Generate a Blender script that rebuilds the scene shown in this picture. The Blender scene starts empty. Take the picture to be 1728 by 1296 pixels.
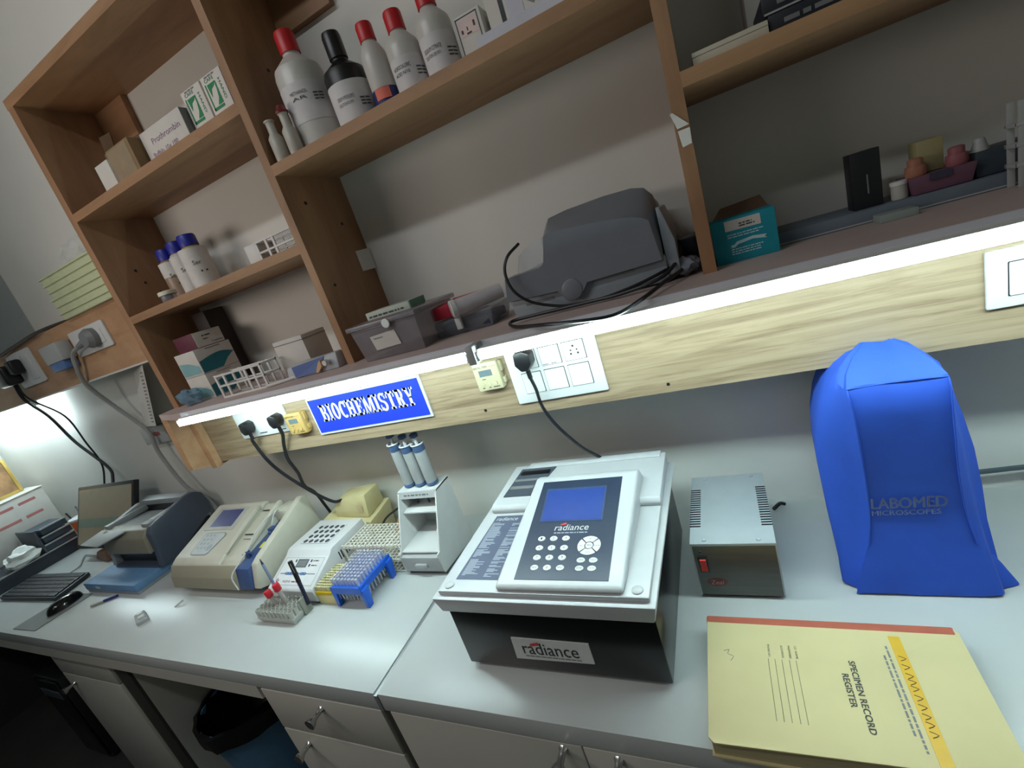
import bpy, bmesh, math, random
from mathutils import Vector, Matrix
random.seed(7)
SC = bpy.context.scene
COL = SC.collection

# ---------------------------------------------------------------- camera
cam_data = bpy.data.cameras.new('camera')
cam = bpy.data.objects.new('camera', cam_data)
COL.objects.link(cam)
YAW, PIT, ROL = 0.4687, -0.2722, 0.3214
cam_data.sensor_width = 36.0
cam_data.lens = 781.1414 / 1728.0 * 36.0
cam_data.clip_start = 0.02
_body = Matrix.Rotation(YAW, 3, 'Z') @ Matrix.Rotation(PIT, 3, 'X') @ Matrix.Rotation(ROL, 3, 'Y')
_m = Matrix((_body.col[0], _body.col[2], -_body.col[1])).transposed()
cam.matrix_world = Matrix.Translation((0.7535, -1.0753, 0.7415)) @ _m.to_4x4()
SC.camera = cam

# ---------------------------------------------------------------- world, lights, exposure
world = bpy.data.worlds.new('world')
SC.world = world
world.use_nodes = True
world.node_tree.nodes['Background'].inputs[0].default_value = (0.80, 0.92, 0.95, 1)
world.node_tree.nodes['Background'].inputs[1].default_value = 0.055
SC.view_settings.view_transform = 'Standard'
SC.view_settings.look = 'None'
SC.view_settings.gamma = 1.0
SC.view_settings.exposure = 0.0
SC.view_settings.use_curve_mapping = False
LED_STRENGTH = 41.0

def area_light(name, loc, target, sx, sy, power, color):
    d = bpy.data.lights.new(name, 'AREA')
    d.shape = 'RECTANGLE'; d.size = sx; d.size_y = sy; d.energy = power; d.color = color
    o = bpy.data.objects.new(name, d)
    COL.objects.link(o)
    o.location = loc
    o.rotation_euler = (Vector(target) - Vector(loc)).to_track_quat('-Z', 'Y').to_euler()
    return o
# the ceiling tube light of the room, behind and above the photographer
area_light('ceiling_tube_lamp', (-0.45, -1.50, 2.14), (-0.35, -0.6, 0.6), 1.2, 0.06, 8.5, (0.92, 0.96, 1.0))
# soft light added from the left for the left compartments, its source unseen
area_light('added_side_light', (-1.05, -1.35, 1.10), (0.6, 0.0, 0.95), 0.9, 0.35, 5.8, (1.0, 0.87, 0.78))

# ---------------------------------------------------------------- materials
def lin(c):
    r = []
    for x in c:
        x = x / 255.0
        r.append(x / 12.92 if x <= 0.04045 else ((x + 0.055) / 1.055) ** 2.4)
    return tuple(r)

MATS = {}
def mat(name, rgb, rough=0.5, metal=0.0, var=0.06, scale=30.0, bump=0.0, alpha=None, emit=0.0, coat=0.0, stretch=(1, 1, 1), spec=0.5):
    if name in MATS:
        return MATS[name]
    m = bpy.data.materials.new(name)
    m.use_nodes = True
    nt = m.node_tree
    b = nt.nodes['Principled BSDF']
    c = lin(rgb)
    tc = nt.nodes.new('ShaderNodeTexCoord')
    mp = nt.nodes.new('ShaderNodeMapping')
    mp.inputs['Scale'].default_value = stretch
    nz = nt.nodes.new('ShaderNodeTexNoise')
    nz.inputs['Scale'].default_value = scale
    nz.inputs['Detail'].default_value = 3.0
    nt.links.new(tc.outputs['Object'], mp.inputs['Vector'])
    nt.links.new(mp.outputs['Vector'], nz.inputs['Vector'])
    rp = nt.nodes.new('ShaderNodeValToRGB')
    rp.color_ramp.elements[0].position = 0.3
    rp.color_ramp.elements[1].position = 0.7
    rp.color_ramp.elements[0].color = tuple(max(0, x * (1 - var)) for x in c) + (1,)
    rp.color_ramp.elements[1].color = tuple(min(1, x * (1 + var)) for x in c) + (1,)
    nt.links.new(nz.outputs['Fac'], rp.inputs['Fac'])
    nt.links.new(rp.outputs['Color'], b.inputs['Base Color'])
    b.inputs['Roughness'].default_value = rough
    b.inputs['Metallic'].default_value = metal
    b.inputs['Specular IOR Level'].default_value = spec
    b.inputs['Coat Weight'].default_value = coat
    if bump:
        bp = nt.nodes.new('ShaderNodeBump')
        bp.inputs['Strength'].default_value = bump
        bp.inputs['Distance'].default_value = 0.002
        nt.links.new(nz.outputs['Fac'], bp.inputs['Height'])
        nt.links.new(bp.outputs['Normal'], b.inputs['Normal'])
    if alpha is not None:
        b.inputs['Alpha'].default_value = alpha
    if emit:
        b.inputs['Emission Color'].default_value = c + (1,)
        b.inputs['Emission Strength'].default_value = emit
    MATS[name] = m
    return m

def wood(name, dark, mid, light, rough=0.5, stretch=(1.5, 14, 14), scale=3.0, streak=0.5):
    if name in MATS:
        return MATS[name]
    m = bpy.data.materials.new(name)
    m.use_nodes = True
    nt = m.node_tree
    b = nt.nodes['Principled BSDF']
    tc = nt.nodes.new('ShaderNodeTexCoord')
    mp = nt.nodes.new('ShaderNodeMapping')
    mp.inputs['Scale'].default_value = stretch
    n1 = nt.nodes.new('ShaderNodeTexNoise')
    n1.inputs['Scale'].default_value = scale
    n1.inputs['Detail'].default_value = 6.0
    n1.inputs['Roughness'].default_value = 0.62
    n1.inputs['Distortion'].default_value = 0.6
    nt.links.new(tc.outputs['Object'], mp.inputs['Vector'])
    nt.links.new(mp.outputs['Vector'], n1.inputs['Vector'])
    rp = nt.nodes.new('ShaderNodeValToRGB')
    e = rp.color_ramp.elements
    e[0].position = 0.5 - 0.25 * streak
    e[1].position = 0.5 + 0.25 * streak
    e[0].color = lin(dark) + (1,)
    e[1].color = lin(light) + (1,)
    k = e.new(0.5)
    k.color = lin(mid) + (1,)
    nt.links.new(n1.outputs['Fac'], rp.inputs['Fac'])
    nt.links.new(rp.outputs['Color'], b.inputs['Base Color'])
    b.inputs['Roughness'].default_value = rough
    bp = nt.nodes.new('ShaderNodeBump')
    bp.inputs['Strength'].default_value = 0.12
    bp.inputs['Distance'].default_value = 0.002
    nt.links.new(n1.outputs['Fac'], bp.inputs['Height'])
    nt.links.new(bp.outputs['Normal'], b.inputs['Normal'])
    MATS[name] = m
    return m

def emitter(name, rgb, strength):
    m = bpy.data.materials.new(name)
    m.use_nodes = True
    nt = m.node_tree
    nt.nodes.remove(nt.nodes['Principled BSDF'])
    e = nt.nodes.new('ShaderNodeEmission')
    e.inputs['Color'].default_value = lin(rgb) + (1,)
    e.inputs['Strength'].default_value = strength
    nt.links.new(e.outputs[0], nt.nodes['Material Output'].inputs['Surface'])
    MATS[name] = m
    return m

WALL = mat('painted_wall', (220, 219, 212), 0.7, var=0.05, scale=2.5, bump=0.05)
CEIL = mat('painted_ceiling', (200, 198, 190), 0.8)
FLOOR = mat('floor_tile', (70, 70, 66), 0.4, var=0.15, scale=5)
PLY = wood('brown_laminate', (132, 98, 68), (152, 114, 80), (166, 127, 92), 0.55, (1.2, 6, 6), 2.0, 0.7)
PLYV = wood('brown_laminate_upright', (130, 96, 68), (150, 112, 80), (164, 125, 92), 0.55, (6, 6, 1.2), 2.0, 0.7)
FASCIA = wood('oak_laminate', (112, 94, 72), (150, 132, 106), (168, 150, 124), 0.5, (1.1, 20, 20), 4.0, 0.9)
PALEPLY = wood('orange_ply', (164, 124, 90), (182, 142, 106), (194, 154, 118), 0.55, (2, 6, 6), 2.0, 0.7)
TOPLAM = mat('white_laminate', (190, 195, 194), 0.28, var=0.03, scale=6, spec=0.5)
CABLAM = mat('cabinet_laminate', (196, 194, 184), 0.45, var=0.04, scale=4)
CABDARK = mat('cabinet_gap', (62, 60, 54), 0.6)
STRIP = mat('aluminium_strip', (168, 172, 174), 0.35, metal=0.6)
CHROME = mat('chrome', (190, 190, 190), 0.18, metal=1.0)
WHITE = mat('white_plastic', (208, 211, 210), 0.35, var=0.02)
WHITE2 = mat('matt_white_plastic', (212, 214, 212), 0.5, var=0.03)
CREAM = mat('cream_plastic', (206, 200, 180), 0.45, var=0.04)
BEIGE = mat('beige_plastic', (205, 202, 186), 0.42, var=0.03)
BEIGED = mat('beige_shell', (158, 152, 132), 0.5, var=0.03)
BLACK = mat('black_plastic', (22, 23, 26), 0.35, var=0.1)
BLACKG = mat('black_enamel', (15, 17, 20), 0.25, var=0.1)
DARK = mat('dark_print', (40, 42, 46), 0.6)
INK = mat('ink', (70, 72, 66), 0.7)
INKGREY = mat('grey_ink', (120, 122, 124), 0.7)
INKLIGHT = mat('pale_ink', (170, 178, 190), 0.6)
GREYD = mat('charcoal_grey', (74, 80, 90), 0.4, var=0.05)
GREYM = mat('mid_grey', (122, 126, 128), 0.45, var=0.04)
GREYL = mat('light_grey', (170, 174, 174), 0.45, var=0.04)
PAPER = mat('paper', (214, 211, 204), 0.8, var=0.03)
PAPERW = mat('carton_white', (206, 203, 196), 0.7, var=0.03)
RED = mat('red_plastic', (196, 40, 44), 0.4)
REDP = mat('red_print', (206, 70, 62), 0.6)
BLUE = mat('blue_plastic', (32, 100, 214), 0.35)
BLUEC = mat('blue_cap', (28, 38, 150), 0.4)
LCD = mat('blue_screen', (46, 70, 142), 0.25, emit=0.05)
LCD2 = mat('violet_screen', (66, 70, 124), 0.3, emit=0.03)
LCDGREY = mat('grey_screen', (98, 112, 116), 0.3)
CABLE = mat('black_cable', (26, 28, 32), 0.45)
CABLEG = mat('grey_cable', (150, 152, 150), 0.5)
TEAL = mat('teal_card', (22, 150, 170), 0.5, var=0.05)
TEALD = mat('teal_print', (24, 112, 128), 0.6)
CLEAR = mat('clear_plastic', (214, 220, 226), 0.15, alpha=0.32, var=0.02)
CLEARG = mat('smoky_plastic', (150, 156, 166), 0.2, alpha=0.5, var=0.05)
FROST = mat('frosted_plastic', (204, 204, 196), 0.4, alpha=0.78, var=0.04)

# ---------------------------------------------------------------- mesh helpers
_TXT = {}
def text_geo(s):
    if s in _TXT:
        return _TXT[s]
    cu = bpy.data.curves.new('t', 'FONT')
    cu.body = s
    cu.resolution_u = 3
    ob = bpy.data.objects.new('t', cu)
    COL.objects.link(ob)
    dg = bpy.context.evaluated_depsgraph_get()
    me = ob.evaluated_get(dg).to_mesh()
    vs = [(v.co.x, v.co.y) for v in me.vertices]
    fs = [tuple(p.vertices) for p in me.polygons]
    ob.evaluated_get(dg).to_mesh_clear()
    bpy.data.objects.remove(ob)
    bpy.data.curves.remove(cu)
    x0 = min(v[0] for v in vs); x1 = max(v[0] for v in vs)
    y0 = min(v[1] for v in vs); y1 = max(v[1] for v in vs)
    _TXT[s] = ([((x - x0), (y - y0)) for x, y in vs], fs, x1 - x0, y1 - y0)
    return _TXT[s]

class MB:
    def __init__(self):
        self.v = []; self.f = []
    def add(self, vs, fs):
        n = len(self.v)
        self.v += [tuple(p) for p in vs]
        self.f += [tuple(i + n for i in f) for f in fs]
        return self
    def bm(self, b):
        b.verts.ensure_lookup_table()
        b.verts.index_update()
        return self.add([v.co.copy() for v in b.verts], [[v.index for v in f.verts] for f in b.faces])
    def hexa(self, p, bev=0.0, seg=2):
        # p: 4 bottom corners ccw then 4 top corners
        fs = [(3, 2, 1, 0), (4, 5, 6, 7), (0, 1, 5, 4), (1, 2, 6, 5), (2, 3, 7, 6), (3, 0, 4, 7)]
        if not bev:
            return self.add(p, fs)
        b = bmesh.new()
        vs = [b.verts.new(q) for q in p]
        for f in fs:
            b.faces.new([vs[i] for i in f])
        bmesh.ops.bevel(b, geom=list(b.edges), offset=bev, segments=seg, affect='EDGES', profile=0.5)
        self.bm(b); b.free()
        return self
    def box(self, x0, x1, y0, y1, z0, z1, bev=0.0, seg=2):
        return self.hexa([(x0, y0, z0), (x1, y0, z0), (x1, y1, z0), (x0, y1, z0),
                          (x0, y0, z1), (x1, y0, z1), (x1, y1, z1), (x0, y1, z1)], bev, seg)
    def prism(self, poly, axis, a0, a1, bev=0.0, seg=2):
        # poly: 2d points; axis X: (y,z), Y: (x,z), Z: (x,y)
        def P(p, a):
            return {'X': (a, p[0], p[1]), 'Y': (p[0], a, p[1]), 'Z': (p[0], p[1], a)}[axis]
        n = len(poly)
        b = bmesh.new()
        A = [b.verts.new(P(p, a0)) for p in poly]
        B = [b.verts.new(P(p, a1)) for p in poly]
        b.faces.new(A[::-1]); b.faces.new(B)
        for i in range(n):
            b.faces.new((A[i], A[(i + 1) % n], B[(i + 1) % n], B[i]))
        bmesh.ops.recalc_face_normals(b, faces=list(b.faces))
        if bev:
            bmesh.ops.bevel(b, geom=list(b.edges), offset=bev, segments=seg, affect='EDGES', profile=0.5)
        self.bm(b); b.free()
        return self
    def lathe(self, prof, c=(0, 0, 0), n=24, axis=(0, 0, 1), sx=1.0, sy=1.0):
        ax = Vector(axis).normalized()
        q = Vector((0, 0, 1)).rotation_difference(ax)
        vs = []; fs = []
        for r, z in prof:
            for i in range(n):
                a = 2 * math.pi * i / n
                vs.append(q @ Vector((r * math.cos(a) * sx, r * math.sin(a) * sy, z)) + Vector(c))
        for k in range(len(prof) - 1):
            for i in range(n):
                j = (i + 1) % n
                fs.append((k * n + i, k * n + j, (k + 1) * n + j, (k + 1) * n + i))
        if prof[0][0] > 1e-6:
            fs.append(tuple(range(n - 1, -1, -1)))
        if prof[-1][0] > 1e-6:
            fs.append(tuple((len(prof) - 1) * n + i for i in range(n)))
        return self.add(vs, fs)
    def cyl(self, p0, p1, r, r1=None, n=16):
        p0 = Vector(p0); p1 = Vector(p1)
        L = (p1 - p0).length
        return self.lathe([(r, 0), (r if r1 is None else r1, L)], p0, n, p1 - p0)
    def tube(self, pts, r, n=8, sub=6):
        # smooth path through pts (Catmull-Rom)
        P = [Vector(p) for p in pts]
        path = []
        if sub > 1 and len(P) > 2:
            Q = [2 * P[0] - P[1]] + P + [2 * P[-1] - P[-2]]
            for i in range(1, len(Q) - 2):
                a, b, c, d = Q[i - 1:i + 3]
                for k in range(sub):
                    t = k / sub
                    path.append(0.5 * ((2 * b) + (c - a) * t + (2 * a - 5 * b + 4 * c - d) * t * t + (3 * b - a - 3 * c + d) * t ** 3))
            path.append(P[-1])
        else:
            path = P
        vs = []; fs = []
        prev = None
        for i, p in enumerate(path):
            d = (path[min(i + 1, len(path) - 1)] - path[max(i - 1, 0)]).normalized()
            if prev is None:
                up = Vector((0, 0, 1)) if abs(d.z) < 0.9 else Vector((1, 0, 0))
                u = d.cross(up).normalized()
            else:
                u = (prev - d * prev.dot(d)).normalized()
            prev = u
            w = d.cross(u)
            for k in range(n):
                a = 2 * math.pi * k / n
                vs.append(p + (u * math.cos(a) + w * math.sin(a)) * r)
        for i in range(len(path) - 1):
            for k in range(n):
                j = (k + 1) % n
                fs.append((i * n + k, i * n + j, (i + 1) * n + j, (i + 1) * n + k))
        fs.append(tuple(range(n - 1, -1, -1)))
        fs.append(tuple((len(path) - 1) * n + k for k in range(n)))
        return self.add(vs, fs)
    def loft(self, rings, cap=True):
        n = len(rings[0]); vs = []; fs = []
        for r in rings:
            vs += r
        for i in range(len(rings) - 1):
            for k in range(n):
                j = (k + 1) % n
                fs.append((i * n + k, i * n + j, (i + 1) * n + j, (i + 1) * n + k))
        if cap:
            fs.append(tuple(range(n - 1, -1, -1)))
            fs.append(tuple((len(rings) - 1) * n + k for k in range(n)))
        return self.add(vs, fs)
    def poly(self, pts):
        return self.add(pts, [tuple(range(len(pts)))])
    def flat(self, o, u, v, x0, x1, y0, y1):
        o = Vector(o); u = Vector(u); v = Vector(v)
        return self.poly([o + u * x0 + v * y0, o + u * x1 + v * y0, o + u * x1 + v * y1, o + u * x0 + v * y1])
    def ell(self, o, u, v, rx, ry, n=20):
        o = Vector(o); u = Vector(u); v = Vector(v)
        return self.poly([o + u * rx * math.cos(2 * math.pi * i / n) + v * ry * math.sin(2 * math.pi * i / n) for i in range(n)])
    def text(self, s, o, u, v, h, w=None, align='l', shear=0.0):
        vs, fs, W, H = text_geo(s)
        o = Vector(o); u = Vector(u); v = Vector(v)
        sy = h / H
        sx = sy if w is None else w / W
        sh = {'l': 0, 'c': -0.5, 'r': -1}[align] * W * sx
        return self.add([o + u * (x * sx + sh + shear * y * sy) + v * (y * sy) for x, y in vs], fs)
    def textline(self, o, u, v, L, h, seed=0):
        # a row of small illegible words
        rnd = random.Random(seed)
        o = Vector(o); u = Vector(u); v = Vector(v)
        x = 0
        while x < L:
            w = min(L - x, h * rnd.uniform(1.2, 5))
            self.flat(o, u, v, x, x + w, 0, h)
            x += w + h * 0.7
        return self

def mesh_of(mb, name, mtx, material):
    vs = mb.v if mtx is None else [tuple(mtx @ Vector(p)) for p in mb.v]
    me = bpy.data.meshes.new(name)
    me.from_pydata(vs, [], mb.f)
    me.validate()
    me.update()
    if material is not None:
        me.materials.append(material)
    for p in me.polygons:
        p.use_smooth = True
    me.set_sharp_from_angle(angle=math.radians(34))
    return me

def tag(o, label=None, cat=None, group=None, kind=None):
    if label: o['label'] = label
    if cat: o['category'] = cat
    if group: o['group'] = group
    if kind: o['kind'] = kind
    return o

def thing(name, label, cat, loc=(0, 0, 0), rz=0.0, group=None, kind=None):
    o = bpy.data.objects.new(name, None)
    o.empty_display_size = 0.05
    COL.objects.link(o)
    o.location = loc
    o.rotation_euler = (0, 0, rz)
    o['_m'] = 1
    del o['_m']
    return tag(o, label, cat, group, kind)

def _inv(loc, rz):
    return (Matrix.Translation(loc) @ Matrix.Rotation(rz, 4, 'Z')).inverted()

def part(t, name, mb, material, parent=None, label=None, kind=None, local=False):
    # mb is in world coordinates unless local
    mtx = None if local else _inv(t.location, t.rotation_euler[2])
    o = bpy.data.objects.new(name, mesh_of(mb, name, mtx, material))
    COL.objects.link(o)
    o.parent = parent or t
    return tag(o, label, None, None, kind)

def single(name, label, cat, mb, material, loc=(0, 0, 0), group=None, kind=None):
    o = bpy.data.objects.new(name, mesh_of(mb, name, _inv(loc, 0), material))
    COL.objects.link(o)
    o.location = loc
    return tag(o, label, cat, group, kind)

def copy_tree(src, parent=None):
    c = src.copy()
    COL.objects.link(c)
    c.parent = parent
    for ch in list(src.children):
        copy_tree(ch, c)
    return c

X, Y, Z = Vector((1, 0, 0)), Vector((0, 1, 0)), Vector((0, 0, 1))

# ================================================================ SETTING
def struct(name, mb, material):
    return single(name, None, None, mb, material, kind='structure')
struct('wall_back', MB().box(-3.0, 2.0, 0.0, 0.1, -0.75, 2.2), WALL)
struct('wall_left', MB().box(-3.1, -3.0, -2.8, 0.1, -0.75, 2.2), WALL)
struct('wall_right', MB().box(2.0, 2.1, -2.8, 0.1, -0.75, 2.2), WALL)
struct('floor', MB().box(-3.1, 2.1, -2.8, 0.1, -0.8, -0.75), FLOOR)
struct('shade_sheet', MB().box(-3.0, -2.985, -2.8, -0.001, -0.75, -0.05), mat('wall_shade', (46, 48, 46), 0.7))  # dark sheet added so the wall below counter height looks shaded
struct('ceiling', MB().box(-3.1, 2.1, -2.8, 0.1, 2.2, 2.25), CEIL)

# ---------------------------------------------------------------- wall shelf unit
u = thing('wall_shelf_unit', 'brown wood wall shelf unit with open compartments above the counter', 'shelf unit', (-0.86, 0, 0.44))
DS, DF, FY = -0.212, -0.311, -0.190
part(u, 'side_panel', MB().box(-0.862, -0.835, DS, 0, 0.60, 1.49), PLYV)
part(u, 'lower_side_panel', MB().prism([(-0.262, 0.582), (-0.266, 0.402), (-0.170, 0.372), (-0.02, 0.372), (0, 0.40), (0, 0.582)], 'X', -0.864, -0.835), PALEPLY, label='plain orange plywood panel below the lowest shelf')
part(u, 'side_panel', MB().box(1.6, 1.627, DS, 0, 0.58, 1.49), PLYV)
part(u, 'divider', MB().box(-0.100, -0.078, DS, 0, 0.60, 1.49), PLYV)
part(u, 'divider', MB().box(0.730, 0.752, DS, 0, 0.60, 1.49), PLYV)
part(u, 'top_board', MB().box(-0.866, 1.63, DS, 0, 1.49, 1.514), PLY)
part(u, 'shelf', MB().box(-0.835, -0.100, DS, 0, 0.878, 0.900), PLY)
part(u, 'shelf', MB().box(-0.835, -0.100, DS, 0, 1.183, 1.205), PLY)
part(u, 'shelf', MB().box(-0.078, 0.730, DS, 0, 1.045, 1.067), PLY)
part(u, 'shelf', MB().box(0.752, 1.6, DS, 0, 0.885, 0.907), PLY)
part(u, 'bottom_shelf', MB().prism([(-0.862, 0), (-0.862, -0.262), (-0.70, DF), (1.6, DF), (1.6, 0)], 'Z', 0.582, 0.600), mat('hazed_laminate', (186, 168, 164), 0.5, var=0.06, scale=8))  # shelf colour paled and greyed to carry the lens haze
part(u, 'back_board', MB().box(-0.835, -0.690, -0.018, 0, 1.385, 1.49), PLY)
part(u, 'back_board', MB().box(-0.078, 0.086, -0.018, 0, 1.365, 1.49), PLY)
part(u, 'fascia_board', MB().box(-0.834, 1.6, FY, FY + 0.018, 0.388, 0.582), FASCIA, label='pale oak patterned fascia board')
part(u, 'fascia_cleat', MB().box(-0.8345, -0.808, FY - 0.022, FY, 0.376, 0.582), PALEPLY, label='pale wooden corner cleat')
part(u, 'shelf_edge_strip', MB().box(-0.66, 1.6, DF - 0.004, DF, 0.582, 0.600), mat('edge_band', (206, 206, 214), 0.4, var=0.02), label='pale band along the lowest shelf edge')
b = MB()
for (yy, zz) in ((-0.16, 1.05), (-0.10, 1.28), (-0.155, 0.985), (-0.06, 0.93), (-0.17, 0.79)):
    b.lathe([(0.004, 0), (0.004, 0.0012)], (-0.078, yy, zz), 8, (1, 0, 0))
for (yy, zz) in ((-0.12, 0.99), (-0.09, 0.955), (-0.13, 1.03)):
    b.lathe([(0.004, 0), (0.004, 0.0012)], (-0.835, yy, zz), 8, (1, 0, 0))
for (xx, zz) in ((0.2180, 0.4130), (1.185, 0.4155), (0.63, 0.405)):
    b.lathe([(0.0035, 0), (0.0035, 0.0012)], (xx, FY, zz), 8, (0, -1, 0))
part(u, 'screw_hole', b, BLACK, kind='stuff')

# paper scraps stuck on the dividers
single('paper_scrap', 'white paper scrap stuck on the divider beside the clear storage box', 'paper',
       MB().hexa([(-0.078, -0.051, 0.805), (-0.070, -0.004, 0.805), (-0.078, -0.0035, 0.806), (-0.0785, -0.051, 0.806),
                  (-0.078, -0.051, 0.858), (-0.070, -0.004, 0.859), (-0.0785, -0.0035, 0.86), (-0.0788, -0.051, 0.86)]), PAPER, (-0.078, -0.03, 0.83))
t = thing('paper_scrap', 'torn white paper scrap taped on the divider above the teal carton', 'paper', (0.74, -0.213, 0.83))
part(t, 'torn_corner', MB().prism([(0.727, 0.856), (0.731, 0.857), (0.7515, 0.8335), (0.7335, 0.8325)], 'Y', -0.2135, -0.2122), PAPER)
part(t, 'lower_flap', MB().prism([(0.7335, 0.829), (0.7515, 0.829), (0.7505, 0.806), (0.7365, 0.804)], 'Y', -0.2135, -0.2122), PAPER)

# ---------------------------------------------------------------- LED battens
emitter('led_diffuser_far', (226, 250, 255), LED_STRENGTH * 1.6)
LED_M = emitter('led_diffuser', (224, 252, 252), LED_STRENGTH)
def batten(label, x0, x1, cl):
    t = thing('led_batten_light', label, 'light', ((x0 + x1) / 2, DF - 0.018, 0.568), group='LED batten lights under the shelves')
    part(t, 'diffuser', MB().prism([(DF - 0.018, 0.587), (DF - 0.038, 0.5885), (DF - 0.044, 0.584), (DF - 0.043, 0.575), (DF - 0.037, 0.571), (DF - 0.018, 0.571)], 'X', x0 + 0.004, x1 - 0.004), LED_M)
    part(t, 'housing', MB().box(x0, x1, DF - 0.036, DF - 0.0042, 0.5888, 0.5912), WHITE2)
    for a, bx in ((x0, x0 + 0.004), (x1 - 0.004, x1)):
        part(t, 'end_cap', MB().box(a, bx, DF - 0.043, DF - 0.017, 0.571, 0.588), WHITE)
    return t
batten('lit white LED batten above the blue sign, left one', -0.620, 0.318, None)
batten('lit white LED batten running to the right edge over the oak fascia', 0.338, 1.58, None)
single('mounting_clip', 'small grey metal clip between the two lit LED battens', 'clip',
       MB().box(0.3195, 0.3365, DF - 0.048, DF - 0.0045, 0.566, 0.6005, 0.002), GREYL, (0.328, DF - 0.005, 0.56))

# ---------------------------------------------------------------- BIOCHEMISTRY sign
t = thing('door_sign', 'blue BIOCHEMISTRY sign board with white border on the oak fascia', 'sign', (-0.12, FY, 0.423))  # sign, plates, plugs, timers: coordinates scaled about the camera to the fascia depth
part(t, 'board', MB().box(-0.3154, 0.0755, FY - 0.006, FY, 0.422, 0.5327, 0.0012), WHITE)
SIGNB = mat('sign_blue', (34, 58, 214), 0.35, var=0.03)
part(t, 'blue_panel', MB().box(-0.3096, 0.0697, FY - 0.0066, FY - 0.0055, 0.4283, 0.5269), SIGNB)
# slab-serif capitals drawn as strokes on a unit grid
def slab(ch):
    W = 0.74; s = 0.24; k = 0.13; q = []
    R = lambda a, b, c, d: q.append([(a, c), (b, c), (b, d), (a, d)])
    def stem(x, bot=True, top=True, w=s, e=0.09):
        R(x, x + w, 0, 1)
        if bot: R(x - e, x + w + e, 0, k)
        if top: R(x - e, x + w + e, 1 - k, 1)
    def arc(cx, cy, rx, ry, a0, a1, wx, wy, n=14):
        for i in range(n):
            A = a0 + (a1 - a0) * i / n; B = a0 + (a1 - a0) * (i + 1) / n
            f = lambda t, g: (cx + (rx - g * wx) * math.cos(t), cy + (ry - g * wy) * math.sin(t))
            q.append([f(A, 0), f(B, 0), f(B, 1), f(A, 1)])
    pi = math.pi
    if ch == 'I': stem(0.09); W = 0.42
    elif ch == 'B':
        stem(0.09); R(0.3, 0.46, 1 - k, 1); R(0.3, 0.46, 0.46, 0.57); R(0.3, 0.48, 0, k)
        arc(0.44, 0.745, 0.24, 0.255, -pi / 2, pi / 2, 0.2, 0.12); arc(0.46, 0.27, 0.27, 0.27, -pi / 2, pi / 2, 0.21, 0.12)
    elif ch == 'O': arc(0.37, 0.5, 0.37, 0.5, 0, 2 * pi, 0.24, 0.12, 24)
    elif ch == 'C':
        arc(0.38, 0.5, 0.38, 0.5, 0.28 * pi, 1.72 * pi, 0.24, 0.12, 20); R(0.56, 0.68, 0.62, 0.98); W = 0.7
    elif ch == 'H':
        stem(0.08, w=0.22); stem(0.52, w=0.22); R(0.3, 0.54, 0.43, 0.56); W = 0.84
    elif ch == 'E':
        stem(0.09); R(0.3, 0.7, 0, k); R(0.3, 0.68, 1 - k, 1); R(0.3, 0.54, 0.45, 0.56); R(0.6, 0.7, 0, 0.3); R(0.58, 0.68, 0.7, 1); R(0.46, 0.54, 0.36, 0.66)
    elif ch == 'M':
        stem(0.07, w=0.13, e=0.07); stem(0.74, w=0.22, e=0.07)
        q.append([(0.05, 1), (0.32, 1), (0.58, 0.0), (0.44, 0.0)]); q.append([(0.80, 1), (0.70, 1), (0.44, 0.0), (0.54, 0.0)]); W = 1.03
    elif ch == 'S':
        arc(0.34, 0.735, 0.32, 0.265, 0.1 * pi, 1.5 * pi, 0.2, 0.12); arc(0.34, 0.265, 0.34, 0.30, -0.88 * pi, 0.5 * pi, 0.22, 0.13)
        R(0.54, 0.64, 0.66, 0.98); R(0.02, 0.12, 0.02, 0.34); W = 0.68
    elif ch == 'T':
        R(0.26, 0.5, 0, 1); R(0.16, 0.6, 0, k); R(0, 0.76, 1 - k, 1); R(0, 0.1, 0.66, 1); R(0.66, 0.76, 0.66, 1); W = 0.76
    elif ch == 'R':
        stem(0.09); R(0.3, 0.46, 1 - k, 1); R(0.3, 0.5, 0.44, 0.55)
        arc(0.44, 0.72, 0.25, 0.28, -pi / 2, pi / 2, 0.2, 0.12); q.append([(0.36, 0.46), (0.58, 0.46), (0.74, 0.0), (0.50, 0.0)]); R(0.5, 0.82, 0, k); W = 0.82
    elif ch == 'Y':
        R(0.26, 0.5, 0, 0.5); R(0.16, 0.6, 0, k)
        q.append([(0.02, 1), (0.28, 1), (0.48, 0.42), (0.28, 0.42)]); q.append([(0.74, 1), (0.62, 1), (0.38, 0.42), (0.48, 0.42)])
        R(-0.05, 0.36, 1 - k, 1); R(0.54, 0.82, 1 - k, 1); W = 0.78
    return q, W
tot = sum(slab(c)[1] + 0.06 for c in 'BIOCHEMISTRY') - 0.06
sxx = 0.3225 / tot; h = 0.0487
for grow, mm, yy, nm in ((0.0006, DARK, FY - 0.0070, 'letter_outline'), (0.0, WHITE, FY - 0.0074, 'lettering')):
    b = MB(); x = -0.2783
    for c in 'BIOCHEMISTRY':
        q, W = slab(c)
        for pq in q:
            cx = sum(p[0] for p in pq) / 4; cy = sum(p[1] for p in pq) / 4
            pts = []
            for px, py in pq:
                ax = x + px * sxx; az = 0.4597 + py * h
                mx = x + cx * sxx; mz = 0.4597 + cy * h
                pts.append((ax + grow * (1 if ax > mx else -1), yy, az + grow * (1 if az > mz else -1)))
            b.poly(pts)
        x += (W + 0.06) * sxx
    part(t, nm, b, mm)

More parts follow.
